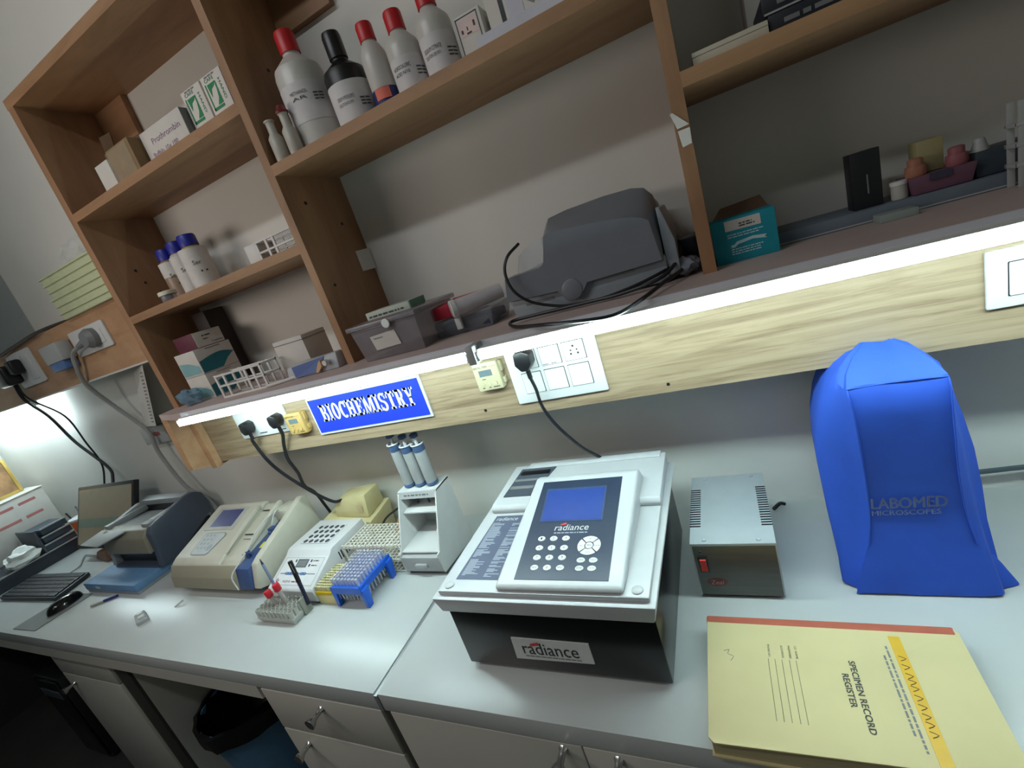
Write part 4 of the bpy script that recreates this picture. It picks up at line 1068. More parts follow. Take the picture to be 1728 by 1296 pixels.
# keyboard, mat, mouse, pen, connector
t = thing('computer_keyboard', 'black computer keyboard at the far left of the counter', 'keyboard', (-2.09, -0.385, 0), 0.0)
kb = [(-2.300, -0.466), (-1.815, -0.446), (-1.868, -0.302), (-2.345, -0.322)]
part(t, 'body', MB().prism(kb, 'Z', 0.004, 0.018, 0.002), mat('keyboard_grey', (48, 54, 62), 0.5))
part(t, 'foot', MB().box(-2.30, -1.88, -0.33, -0.32, 0.0, 0.006).box(-2.28, -1.84, -0.445, -0.435, 0, 0.006), BLACK)
b = MB()
kq = [Vector((p[0], p[1], 0)) for p in kb]
for r in range(6):
    for c in range(20):
        f0 = 0.02 + 0.96 * c / 20; f1 = f0 + 0.042; g0 = 0.05 + 0.9 * r / 6; g1 = g0 + 0.125
        pt = lambda f, g: (kq[0].lerp(kq[1], f)).lerp(kq[3].lerp(kq[2], f), g)
        lo = [pt(f0, g0), pt(f1, g0), pt(f1, g1), pt(f0, g1)]
        b.hexa([p + Z * 0.0175 for p in lo] + [p + Z * 0.0225 for p in lo])
part(t, 'keys', b, mat('key_black', (30, 34, 40), 0.45), kind='stuff')
t = thing('mouse_pad', 'grey mouse pad at the front left counter edge', 'mouse pad', (-1.73, -0.49, 0))
part(t, 'mat', MB().prism([(-1.820, -0.582), (-1.647, -0.577), (-1.630, -0.400), (-1.80, -0.405)], 'Z', 0.0, 0.003), mat('pad_grey', (128, 132, 130), 0.8))
t = thing('computer_mouse', 'glossy black computer mouse on the grey pad', 'mouse', (-1.70, -0.46, 0.003))
b = MB(); rr = []
for k in range(7):
    a = k / 6 * math.pi / 2
    rr.append([(-1.695 + (0.030 * math.cos(a) ** 0.7 + 0.0005) * math.cos(2 * math.pi * i / 20), -0.462 + (0.058 * math.cos(a) ** 0.6 + 0.0005) * math.sin(2 * math.pi * i / 20), 0.0035 + 0.034 * math.sin(a)) for i in range(20)])
part(t, 'shell', b.loft(rr), mat('gloss_black', (16, 18, 20), 0.15))
part(t, 'wheel', MB().cyl((-1.699, -0.492, 0.030), (-1.691, -0.492, 0.030), 0.008, None, 12), GREYM)
t = thing('ballpoint_pen', 'purple and clear ballpoint pen lying in front of the blue box', 'pen', (-1.47, -0.43, 0))
part(t, 'barrel', MB().cyl((-1.505, -0.458, 0.005), (-1.465, -0.430, 0.005), 0.0045), mat('pen_clear', (180, 182, 176), 0.3))
part(t, 'cap', MB().cyl((-1.467, -0.4315, 0.005), (-1.428, -0.404, 0.005), 0.0052), mat('pen_purple', (60, 56, 130), 0.4))
t = thing('cable_connector', 'tiny pale plastic connector block on the counter before the cream analyzer', 'connector', (-1.10, -0.486, 0))
part(t, 'block', MB().prism([(-1.142, -0.487), (-1.075, -0.514), (-1.058, -0.486), (-1.130, -0.460)], 'Z', 0.0, 0.012, 0.002), GREYL)
part(t, 'ridge', MB().prism([(-1.128, -0.484), (-1.112, -0.490), (-1.104, -0.474), (-1.120, -0.468)], 'Z', 0.0115, 0.018, 0.001), WHITE)
part(t, 'ridge', MB().prism([(-1.100, -0.494), (-1.084, -0.500), (-1.076, -0.484), (-1.092, -0.478)], 'Z', 0.0115, 0.018, 0.001), WHITE)
single('white_peg', 'tiny white plastic peg under the front of the cream analyzer', 'peg',
       MB().cyl((-1.005, -0.432, 0.003), (-0.985, -0.412, 0.012), 0.003, None, 8), WHITE, (-1.0, -0.42, 0))
t = thing('barcode_scanner', 'brown scanner end with curly grey wire left of the laser printer', 'scanner', (-1.97, -0.18, 0))
part(t, 'head', MB().hexa([(-2.045, -0.205, 0.002), (-1.90, -0.225, 0.002), (-1.86, -0.14, 0.002), (-2.02, -0.14, 0.002), (-2.03, -0.195, 0.035), (-1.90, -0.21, 0.052), (-1.87, -0.15, 0.055), (-2.00, -0.15, 0.045)], 0.006), mat('scanner_brown', (128, 96, 76), 0.5))
part(t, 'wire', MB().tube([(-2.03, -0.19, 0.010), (-2.10, -0.185, 0.008), (-2.20, -0.180, 0.006), (-2.16, -0.21, 0.006), (-2.09, -0.25, 0.005), (-2.05, -0.30, 0.010)], 0.0028, 6), CABLEG)

# far left stack
t = thing('computer_case', 'long flat black computer case along the left end of the counter', 'computer', (-2.58, -0.30, 0))
part(t, 'case', MB().box(-2.76, -2.402, -0.60, -0.098, 0.0, 0.066, 0.004), mat('case_dark', (44, 52, 62), 0.4))
part(t, 'silver_trim', MB().box(-2.404, -2.399, -0.598, -0.10, 0.060, 0.0665, 0.001), GREYL)
t = thing('paper_organiser', 'dark stacked organiser tray with silver edges on the black computer case', 'organiser', (-2.5, -0.16, 0.066))
for k in range(3):
    part(t, 'tray', MB().box(-2.60, -2.405 - 0.006 * k, -0.225 + 0.01 * k, -0.100, 0.0665 + 0.040 * k, 0.096 + 0.040 * k, 0.002), mat('tray_dark', (66, 76, 88), 0.45))
    part(t, 'tray_edge', MB().box(-2.406 - 0.006 * k, -2.400 - 0.006 * k, -0.225 + 0.01 * k, -0.100, 0.096 + 0.040 * k, 0.1035 + 0.040 * k, 0.001), GREYL)
part(t, 'end_plate', MB().box(-2.60, -2.398, -0.236, -0.226, 0.0665, 0.190, 0.002), GREYD)
t = thing('white_carton', 'large white carton with red printed lines at the left edge', 'carton', (-2.68, -0.3, 0.0665))
part(t, 'carton', MB().box(-2.80, -2.62, -0.60, -0.045, 0.0665, 0.345, 0.003), PAPERW)
part(t, 'top_flap', MB().box(-2.805, -2.615, -0.603, -0.042, 0.345, 0.350, 0.001), PAPERW)
b = MB()
for z in (0.30, 0.225):
    for (ya, yb) in ((-0.56, -0.42), (-0.40, -0.30), (-0.27, -0.18), (-0.16, -0.09)):
        b.poly([(-2.6194, ya, z), (-2.6194, yb, z), (-2.6194, yb, z + 0.014), (-2.6194, ya, z + 0.014)])
part(t, 'printed_lines', b, mat('faded_red', (190, 120, 118), 0.7))
t = thing('picture_frame', 'small gold framed picture standing on the white carton', 'picture', (-2.7, -0.12, 0.351))
GOLD = mat('gold_frame', (206, 176, 96), 0.35, metal=0.4)
part(t, 'picture', MB().box(-2.748, -2.742, -0.22, -0.09, 0.365, 0.525), mat('picture_brown', (168, 130, 92), 0.6, var=0.35, scale=18))
for (ya, yb, za, zb) in ((-0.235, -0.22, 0.351, 0.540), (-0.09, -0.075, 0.351, 0.540), (-0.22, -0.09, 0.351, 0.366), (-0.22, -0.09, 0.525, 0.540)):
    part(t, 'frame_bar', MB().box(-2.75, -2.737, ya, yb, za, zb, 0.002), GOLD)
t = thing('tissue_ball', 'crumpled white tissue on the edge of the black computer case', 'tissue', (-2.40, -0.31, 0.066))
rnd = random.Random(11); bmm = bmesh.new()
bmesh.ops.create_icosphere(bmm, subdivisions=3, radius=1.0)
for v in bmm.verts:
    n = v.co.copy()
    f = 0.86 + 0.22 * math.sin(5 * n.x + 2) * math.sin(4 * n.y + 1) + 0.16 * math.sin(9 * n.z + 4 * n.x) + rnd.uniform(-0.05, 0.05)
    v.co = Vector((-2.425 + 0.045 * f * n.x, -0.305 + 0.070 * f * n.y, max(0.067, 0.098 + 0.048 * f * n.z)))
part(t, 'crumple', MB().bm(bmm), mat('tissue_white', (226, 230, 226), 0.9)); bmm.free()
t = thing('pen_cup', 'orange pen cup behind the left edge of the monitor', 'cup', (-2.30, -0.09, 0))
part(t, 'cup', MB().lathe([(0.040, 0), (0.052, 0.16), (0.049, 0.16), (0.038, 0.01), (0.0001, 0.01)], (-2.315, -0.075, 0), 20), mat('orange_plastic', (232, 112, 52), 0.5))
part(t, 'pen', MB().cyl((-2.32, -0.08, 0.012), (-2.38, -0.10, 0.20), 0.004, None, 8), DARK)
part(t, 'pen', MB().cyl((-2.31, -0.07, 0.012), (-2.345, -0.065, 0.215), 0.004, None, 8), INKGREY)
part(t, 'white_rim', MB().lathe([(0.050, 0), (0.0535, 0.001), (0.0535, 0.010), (0.050, 0.011)], (-2.315, -0.075, 0.156), 20), WHITE)

# ---------------------------------------------------------------- left wall ledge with sockets
t = thing('wall_ledge', 'orange plywood wall ledge with sockets left of the shelf unit', 'ledge', (-1.7, -0.05, 0.77))
part(t, 'front_board', MB().box(-2.99, -0.864, -0.100, -0.082, 0.770, 0.995), PALEPLY)
part(t, 'top_board', MB().box(-2.99, -0.864, -0.0995, 0, 0.977, 0.995), PALEPLY)
part(t, 'bottom_trim', MB().box(-2.99, -0.864, -0.104, -0.080, 0.764, 0.770), WHITE2)
struct('trim_1', MB().box(-2.99, -1.9, -0.004, -0.001, 1.0, 2.19), mat('grey_wall_panel', (158, 164, 162), 0.6, var=0.03))
bpy.data.objects['trim_1'].scale = (1, 1, 1)
t = thing('led_batten_light', 'short lit LED batten under the orange plywood ledge', 'light', (-2.4, -0.07, 0.745), group='LED batten lights under the shelves')
part(t, 'diffuser', MB().prism([(-0.098, 0.764), (-0.102, 0.756), (-0.098, 0.747), (-0.084, 0.745), (-0.080, 0.764)], 'X', -2.90, -2.03), MATS['led_diffuser_far'])
part(t, 'end_cap', MB().box(-2.03, -2.024, -0.101, -0.079, 0.744, 0.764), WHITE)
def lplate(label, x0, x1, z0, z1):
    t = thing('socket_plate', label, 'socket', ((x0 + x1) / 2, -0.1, z0), group='socket plates on the plywood ledge')
    part(t, 'plate', MB().prism(rrect(x0, x1, z0, z1, 0.006), 'Y', -0.108, -0.100, 0.002), WHITE)
    part(t, 'switch', MB().box(x0 + 0.02, x0 + 0.065, -0.1105, -0.1075, z0 + 0.03, z1 - 0.03, 0.001), WHITE2)
    part(t, 'socket', MB().box(x1 - 0.095, x1 - 0.03, -0.1105, -0.1075, z0 + 0.02, z1 - 0.02, 0.001), WHITE2)
lplate('white socket plate on the plywood ledge nearest the image edge', -1.985, -1.768, 0.826, 0.972)
lplate('white socket plate on the plywood ledge nearest the shelf unit', -1.440, -1.192, 0.858, 0.952)
t = thing('power_plug', 'big black adapter plug in the far left ledge socket', 'plug', (-1.9, -0.11, 0.87), group='plugs on the plywood ledge')
part(t, 'adapter', MB().box(-2.02, -1.925, -0.165, -0.109, 0.850, 0.935, 0.012, 3), BLACK)
part(t, 'plug', MB().box(-1.918, -1.865, -0.150, -0.109, 0.885, 0.945, 0.010, 3), BLACK)
part(t, 'bridge', MB().box(-1.928, -1.912, -0.14, -0.115, 0.895, 0.925), BLACK)
part(t, 'cable', MB().tube([(-1.98, -0.13, 0.852), (-1.99, -0.125, 0.78), (-2.06, -0.06, 0.68), (-2.04, -0.035, 0.53), (-1.915, -0.03, 0.385), (-1.88, -0.05, 0.33), (-1.86, -0.10, 0.26)], 0.0065, 7), CABLE)
part(t, 'thin_cable', MB().tube([(-1.96, -0.13, 0.852), (-1.95, -0.125, 0.78), (-1.98, -0.04, 0.66), (-1.97, -0.03, 0.52), (-1.95, -0.03, 0.40), (-1.92, -0.08, 0.30)], 0.004, 6), CABLE)
t = thing('power_plug', 'grey round plug with cable in the ledge socket by the shelf unit', 'plug', (-1.28, -0.11, 0.9), group='plugs on the plywood ledge')
part(t, 'plug', MB().lathe([(0.034, 0), (0.036, 0.02), (0.026, 0.036), (0.0001, 0.037)], (-1.275, -0.109, 0.905), 18, (0, -1, 0)), GREYM)
part(t, 'strain_relief', MB().cyl((-1.30, -0.13, 0.903), (-1.36, -0.13, 0.893), 0.014, 0.009, 10), GREYM)
part(t, 'cable', MB().tube([(-1.35, -0.13, 0.895), (-1.42, -0.13, 0.878), (-1.45, -0.13, 0.83), (-1.50, -0.11, 0.755), (-1.50, -0.06, 0.63), (-1.41, -0.05, 0.51), (-1.41, -0.055, 0.41), (-1.35, -0.06, 0.25), (-1.29, -0.042, 0.17), (-1.27, -0.035, 0.05)], 0.008, 7), CABLEG)
t = thing('charger_adapter', 'pale grey charger block with blue end on the plywood ledge', 'charger', (-1.52, -0.1, 0.84))
part(t, 'block', MB().box(-1.595, -1.46, -0.150, -0.101, 0.868, 0.938, 0.006), GREYL)
part(t, 'blue_end', MB().box(-1.585, -1.475, -0.148, -0.101, 0.836, 0.869, 0.004), mat('charger_blue', (84, 118, 170), 0.4))
single('loose_cable', 'dark cable looping over the plywood ledge at the far left', 'cable',
       MB().tube([(-2.35, -0.105, 1.22), (-2.18, -0.115, 1.06), (-2.02, -0.12, 0.985), (-1.86, -0.112, 0.990), (-1.62, -0.106, 1.002), (-1.45, -0.06, 1.003), (-1.35, -0.04, 1.003)], 0.007, 7), mat('brown_cable', (70, 62, 54), 0.5), (-1.9, -0.11, 1.0))
# stack of pale trays on the ledge
for k in range(6):
    z = 0.9955 + 0.0255 * k
    t = thing('slide_tray', ['lowest pale green plastic tray of the stack on the plywood ledge', 'second lowest pale green tray of the stack on the ledge', 'third pale green tray from the bottom of the ledge stack',
                             'fourth pale green tray from the bottom of the ledge stack', 'second highest pale green tray of the ledge stack', 'topmost pale green plastic tray of the stack on the ledge'][k], 'tray', (-1.22, -0.06, z), group='pale trays stacked on the plywood ledge')
    dx = [0, .006, -.004, .008, .002, -.006][k]
    part(t, 'tray', MB().box(-1.385 + dx, -1.03 + dx, -0.115, -0.018, z, z + 0.021, 0.003), mat('tray_green', (196, 204, 166), 0.55, var=0.05))
    part(t, 'rim', MB().box(-1.392 + dx, -1.023 + dx, -0.120, -0.014, z + 0.020, z + 0.0252, 0.001), MATS['tray_green'])
t = thing('clear_bag', 'crumpled clear plastic bag on top of the pale tray stack', 'bag', (-1.2, -0.06, 1.149))
rnd = random.Random(5); bmm = bmesh.new()
bmesh.ops.create_icosphere(bmm, subdivisions=3, radius=1.0)
for v in bmm.verts:
    n = v.co.copy(); f = 0.85 + 0.2 * math.sin(6 * n.x) * math.sin(5 * n.y + n.z * 4) + rnd.uniform(-.08, .08)
    v.co = Vector((-1.17 + 0.12 * f * n.x, -0.066 + 0.040 * f * n.y, max(1.1495, 1.185 + 0.045 * f * n.z)))
part(t, 'film', MB().bm(bmm), mat('clear_film', (226, 230, 232), 0.12, alpha=0.25)); bmm.free()
# hanging card, switch box
t = thing('wall_calendar', 'white hanging card with handwritten column at the shelf unit side', 'card', (-1.15, -0.02, 0.55))
part(t, 'sheet', MB().hexa([(-1.51, -0.006, 0.522), (-1.235, -0.100, 0.535), (-1.235, -0.099, 0.535), (-1.51, -0.004, 0.522), (-1.37, -0.006, 0.752), (-1.115, -0.100, 0.762), (-1.115, -0.099, 0.762), (-1.37, -0.004, 0.752)]), PAPERW)
b = MB()
for k in range(15):
    f = 0.06 + 0.058 * k
    p = Vector((-1.235, -0.1008, 0.535)).lerp(Vector((-1.115, -0.1008, 0.762)), f)
    b.poly([p + Vector((-0.055, 0.0165, 0)), p + Vector((-0.014, 0.003, 0.002)), p + Vector((-0.014, 0.003, 0.007)), p + Vector((-0.055, 0.0165, 0.005))])
part(t, 'handwriting', b, INKGREY)
t = thing('switch_box', 'small pale wall box with red mark below the hanging card', 'switch', (-1.43, -0.02, 0.45))
part(t, 'box', MB().box(-1.52, -1.345, -0.028, 0, 0.445, 0.520, 0.003), GREYL)
part(t, 'red_mark', MB().box(-1.43, -1.385, -0.0295, -0.0275, 0.478, 0.495), mat('dull_red', (150, 76, 72), 0.6))

# tower and back sheet made up to darken the far left knee space
t = thing('made_up_tower', 'made-up black tower that darkens the knee space under the left counter', 'computer', (-1.9, -0.35, -0.75))
part(t, 'case', MB().box(-2.12, -1.90, -0.56, -0.10, -0.74, -0.30, 0.006), BLACK)
part(t, 'front_panel', MB().box(-2.11, -1.91, -0.568, -0.56, -0.73, -0.31, 0.003), BLACKG)
part(t, 'drive_bay', MB().box(-2.095, -1.925, -0.571, -0.567, -0.40, -0.36, 0.001), GREYD)
for x in (-2.09, -1.93):
    part(t, 'foot', MB().box(x - 0.01, x + 0.01, -0.5, -0.15, -0.75, -0.74), BLACK)
struct('knee_shade_sheet', MB().box(-2.99, -0.42, -0.030, -0.001, -0.75, -0.087), mat('knee_shade', (44, 44, 40), 0.7))  # dark sheet added in place of the shade under the counter

# ================================================================ SHELF CONTENTS
def carton(name, label, cat, x0, x1, y0, y1, z0, z1, m, group=None, bev=0.0012, pname='carton'):
    t = thing(name, label, cat, ((x0 + x1) / 2, (y0 + y1) / 2, z0), group=group)
    p = part(t, pname, MB().box(x0, x1, y0, y1, z0, z1, bev), m)
    return t, p
ZB = 0.600
# --- left compartment, lowest shelf
def teal_carton(label, z0, z1):
    t, p = carton('glove_carton', label, 'carton', -0.760, -0.662, -0.196, -0.075, z0, z1, PAPERW, 'teal glove cartons')
    h = z1 - z0
    n = 14
    top = []
    for i in range(n + 1):
        f = i / n
        top.append((-0.6612, -0.194 + 0.117 * f, z0 + h * (0.50 + 0.28 * math.sin(f * 2.6 + 0.1) * (0.4 + 0.6 * f) - 0.12 * f * f)))
    b = MB().poly([(-0.6612, -0.194, z0 + 0.003), (-0.6612, -0.13, z0 + 0.003), (-0.6612, -0.105, z0 + h * .32), (-0.6612, -0.078, z0 + h * 0.52)] + top[::-1])
    part(t, 'wave_print', b, TEALD)
    part(t, 'end_print', MB().poly([(-0.755, -0.1966, z0 + 0.006), (-0.668, -0.1966, z0 + 0.006), (-0.668, -0.1966, z0 + h * 0.35), (-0.71, -0.1966, z0 + h * .55), (-0.755, -0.1966, z0 + h * 0.62)]), mat('pale_teal', (128, 176, 180), 0.6))
    part(t, 'lid_line', MB().box(-0.6625, -0.6612, -0.16, -0.11, z1 - 0.006, z1 - 0.004), INKGREY)
teal_carton('white and teal glove carton at the bottom of the stack by the left panel', ZB, 0.675)
teal_carton('white and teal glove carton stacked second, under the maroon box', 0.6755, 0.751)
t, p = carton('maroon_box', 'maroon and white carton on top of the teal glove cartons', 'carton', -0.760, -0.664, -0.176, -0.084, 0.7515, 0.799, mat('maroon_card', (92, 34, 56), 0.6))
part(t, 'white_side', MB().box(-0.6645, -0.6632, -0.175, -0.085, 0.753, 0.798), PAPERW)
part(t, 'lettering', MB().textline((-0.6628, -0.15, 0.782), Y, Z, 0.03, 0.004, 1).text('Creatinine', (-0.6628, -0.128, 0.758), Y, Z, 0.007, 0.038).textline((-0.6628, -0.15, 0.772), Y, Z, 0.018, 0.003, 2), INK)
carton('dark_box', 'small dark box behind the maroon carton in the lower left compartment', 'box', -0.770, -0.708, -0.08, -0.01, ZB, 0.857, mat('dark_card', (52, 44, 44), 0.6))
t = thing('plastic_pouch', 'crumpled bluish plastic pouch before the teal glove cartons', 'pouch', (-0.72, -0.23, ZB))
rnd = random.Random(8); bmm = bmesh.new()
bmesh.ops.create_icosphere(bmm, subdivisions=3, radius=1.0)
for v in bmm.verts:
    n = v.co.copy(); f = 0.85 + 0.2 * math.sin(6 * n.x + 1) * math.sin(5 * n.y + n.z * 4) + rnd.uniform(-.08, .08)
    v.co = Vector((-0.722 + 0.05 * f * n.x, -0.232 + 0.030 * f * n.y, max(ZB + 0.0005, 0.625 + 0.030 * f * n.z)))
part(t, 'film', MB().bm(bmm), mat('blue_film', (120, 160, 184), 0.25, alpha=0.6)); bmm.free()
# white tube rack
def ladder_rack(label, x0, x1, y0, y1, z0, z1, zs, xs, group, rmat):
    t = thing('tube_rack', label, 'rack', ((x0 + x1) / 2, (y0 + y1) / 2, z0), group=group)
    for x in xs:
        for y in (y0, y1):
            part(t, 'post', MB().box(x, x + 0.008, y - 0.002, y + 0.002, z0, z1, 0.0006), rmat)
    for z in zs:
        part(t, 'rail', MB().box(x0, x1, y0 - 0.0025, y0 + 0.0025, z, z + 0.005, 0.0006), rmat)
        part(t, 'rail', MB().box(x0, x1, y1 - 0.0025, y1 + 0.0025, z, z + 0.005, 0.0006), rmat)
    for x in (x0, x1 - 0.006):
        for z in zs:
            part(t, 'end_bar', MB().box(x, x + 0.006, y0, y1, z, z + 0.005), rmat)
    return t
RACKW = mat('rack_white', (214, 214, 212), 0.5)
ladder_rack('white plastic test tube rack on the lowest shelf beside the glove cartons', -0.540, -0.345, -0.252, -0.20, ZB, 0.668, (ZB, 0.632, 0.662), (-0.540, -0.505, -0.415, -0.385, -0.353), 'white tube racks on the shelves', RACKW)
single('pen_tube', 'thin white tube lying on the lowest shelf by the white box', 'tube', MB().cyl((-0.345, -0.262, ZB + 0.005), (-0.262, -0.225, ZB + 0.005), 0.0045, None, 10), WHITE2, (-0.3, -0.24, ZB))
t, p = carton('white_box', 'plain white box standing at the back of the lowest shelf near the divider', 'box', -0.352, -0.240, -0.185, -0.10, ZB, 0.702, PAPERW)
part(t, 'lid_edge', MB().box(-0.353, -0.239, -0.186, -0.099, 0.690, 0.6915), INKGREY)
t = thing('glove_pack', 'blue and tan plastic glove pack on the lowest shelf by the divider', 'pack', (-0.2, -0.22, ZB))
part(t, 'pack', MB().hexa([(-0.292, -0.235, ZB), (-0.118, -0.225, ZB), (-0.115, -0.19, ZB), (-0.285, -0.192, ZB), (-0.290, -0.228, 0.632), (-0.120, -0.215, 0.640), (-0.118, -0.192, 0.640), (-0.285, -0.193, 0.636)], 0.004), mat('pack_grey', (176, 180, 186), 0.4))
part(t, 'blue_print', MB().hexa([(-0.262, -0.2355, 0.603), (-0.172, -0.2315, 0.605), (-0.172, -0.226, 0.605), (-0.262, -0.23, 0.603), (-0.268, -0.2305, 0.631), (-0.158, -0.2195, 0.637), (-0.158, -0.216, 0.637), (-0.268, -0.224, 0.631)]), mat('pack_blue', (48, 84, 150), 0.5))
part(t, 'tan_print', MB().prism([(-0.186, 0.603), (-0.176, 0.604), (-0.160, 0.616), (-0.158, 0.632), (-0.166, 0.628), (-0.180, 0.612)], 'Y', -0.2365, -0.226), mat('pack_tan', (206, 170, 130), 0.6))
part(t, 'white_nub', MB().cyl((-0.146, -0.238, 0.622), (-0.146, -0.226, 0.622), 0.007, None, 10), WHITE2)
# --- left compartment, middle shelf
def capped_bottle(label, x, y, z0, r, hb, hn, capm, bodym, labm=None, group=None, name='reagent_bottle', caph=0.024, capr=None, lab=(0.2, 0.8), txt=None, n=24, sq=1.0):
    t = thing(name, label, 'bottle', (x, y, z0), group=group)
    rn = (capr or r * 0.5) * 0.88
    part(t, 'body', MB().lathe([(r * 0.93, 0), (r, 0.004), (r, hb * 0.80), (r * 0.93, hb * 0.88), (rn * 1.25, hb), (rn, hb + 0.004), (rn, hb + hn)], (x, y, z0), n, sx=1, sy=sq), bodym)
    part(t, 'cap', MB().lathe([(rn * 1.16, 0), (rn * 1.16, caph * 0.85), (rn * 1.05, caph), (0.0001, caph)], (x, y, z0 + hb + hn * 0.4), 20), capm)
    if labm:
        o = part(t, 'paper_label', MB().lathe([(r * 1.012, hb * lab[0]), (r * 1.012, hb * lab[1])], (x, y, z0), n, sx=1, sy=sq), labm)
        # open the band: drop caps
        me = o.data
        bm2 = bmesh.new(); bm2.from_mesh(me)
        bmesh.ops.delete(bm2, geom=[f for f in bm2.faces if len(f.verts) > 4], context='FACES')
        bm2.to_mesh(me); bm2.free()
        if txt:
            cam_a = math.atan2(-1.0753 - y, 0.7535 - x) + txt[1]
            b = MB()
            for (s, z, h, w, off) in txt[0]:
                tb = MB().text(s, (0, 0, 0), X, Z, h, w) if s else MB().textline((0, 0, 0), X, Z, w, h, int(off * 1000) + 3)
                b.add([(x + r * 1.03 * math.cos(cam_a + (p[0] + off) / r), y + r * sq * 1.03 * math.sin(cam_a + (p[0] + off) / r), z0 + z + p[2]) for p in tb.v], tb.f)
            part(t, 'lettering', b, INK, parent=o)
    return t
BOT = mat('bottle_translucent', (206, 200, 188), 0.35, alpha=0.85)
LABW = mat('bottle_label', (206, 204, 200), 0.6)
LIQ = mat('bottle_amber', (172, 156, 112), 0.35)
hand = lambda k: ([('Ser', 0.072, 0.012, 0.022, -0.01), (None, 0.05, 0.005, 0.02, 0.0 + k)], -0.1)
capped_bottle('blue capped bottle with amber liquid, rightmost of three on the left middle shelf', -0.588, -0.105, 0.900, 0.037, 0.124, 0.012, BLUEC, LIQ, LABW, 'blue capped bottles', caph=0.032, capr=0.024, lab=(0.06, 0.97), txt=hand(0.002))
capped_bottle('blue capped bottle, middle of three on the left middle shelf', -0.668, -0.092, 0.900, 0.030, 0.126, 0.012, BLUEC, BOT, LABW, 'blue capped bottles', caph=0.032, capr=0.023, lab=(0.05, 0.95), txt=hand(0.001))
capped_bottle('blue capped bottle, leftmost of three on the left middle shelf', -0.732, -0.090, 0.900, 0.030, 0.122, 0.012, BLUEC, mat('bottle_dusk', (150, 128, 112), 0.4), LABW, 'blue capped bottles', caph=0.032, capr=0.022, lab=(0.62, 0.97), txt=hand(0.003))
t = thing('sample_vial', 'short clear vial with white lid on the left middle shelf', 'vial', (-0.66, -0.19, 0.9))
part(t, 'glass', MB().lathe([(0.019, 0), (0.020, 0.004), (0.020, 0.018)], (-0.650, -0.190, 0.900), 18), CLEARG)
part(t, 'lid', MB().lathe([(0.024, 0), (0.024, 0.009), (0.022, 0.011), (0.0001, 0.011)], (-0.650, -0.190, 0.918), 18), CREAM)
t = ladder_rack('white tube rack with mesh end on the left middle shelf near the divider', -0.300, -0.155, -0.145, -0.09, 0.900, 0.958, (0.900, 0.925, 0.952), (-0.300, -0.262, -0.236, -0.163), 'white tube racks on the shelves', RACKW)
part(t, 'end_plate', MB().box(-0.340, -0.300, -0.147, -0.088, 0.900, 0.956, 0.001), RACKW)
b = MB()
for i in range(12):
    b.box(-0.226 + 0.0052 * i, -0.225 + 0.0052 * i, -0.1455, -0.1445, 0.902, 0.955)
for j in range(9):
    b.box(-0.228, -0.163, -0.1458, -0.1442, 0.905 + 0.0055 * j, 0.906 + 0.0055 * j)
part(t, 'fine_mesh', b, GREYL, kind='stuff')
# --- left compartment, top shelf (z 1.205)
ZT = 1.205
carton('white_box', 'small plain white box at the left end of the top left shelf', 'box', -0.745, -0.680, -0.150, -0.09, ZT, 1.302, PAPERW)
t = thing('brown_carton', 'open brown carton wrapped in clear plastic on the top left shelf', 'carton', (-0.6, -0.12, ZT))
KR = mat('kraft_carton', (136, 112, 78), 0.7, var=0.1)
part(t, 'carton', MB().box(-0.668, -0.560, -0.152, -0.05, ZT, 1.315, 0.001), KR)
part(t, 'flap', MB().hexa([(-0.668, -0.152, 1.315), (-0.62, -0.152, 1.315), (-0.62, -0.150, 1.315), (-0.668, -0.150, 1.315), (-0.650, -0.160, 1.345), (-0.60, -0.160, 1.340), (-0.60, -0.158, 1.340), (-0.650, -0.158, 1.345)]), mat('dark_kraft', (84, 62, 40), 0.8))
part(t, 'wrap', MB().box(-0.671, -0.570, -0.156, -0.09, ZT + 0.001, 1.31, 0.003), mat('wrap_film', (220, 214, 196), 0.1, alpha=0.18))
t, p = carton('white_box', 'white carton with purple print between the brown carton and green boxes', 'carton', -0.552, -0.372, -0.122, -0.045, ZT, 1.318, PAPERW)
part(t, 'lettering', MB().text('Prothrombin', (-0.515, -0.1226, 1.280), X, Z, 0.014, 0.125).text('Buffalo 10x 100', (-0.530, -0.1226, 1.252), X, Z, 0.011, 0.11).textline((-0.535, -0.1226, 1.236), X, Z, 0.13, 0.006, 3), mat('purple_ink', (150, 120, 150), 0.7))
part(t, 'side_panel', MB().box(-0.3725, -0.371, -0.121, -0.046, ZT, 1.317), GREYM)
GRN = mat('green_print', (34, 132, 84), 0.6)
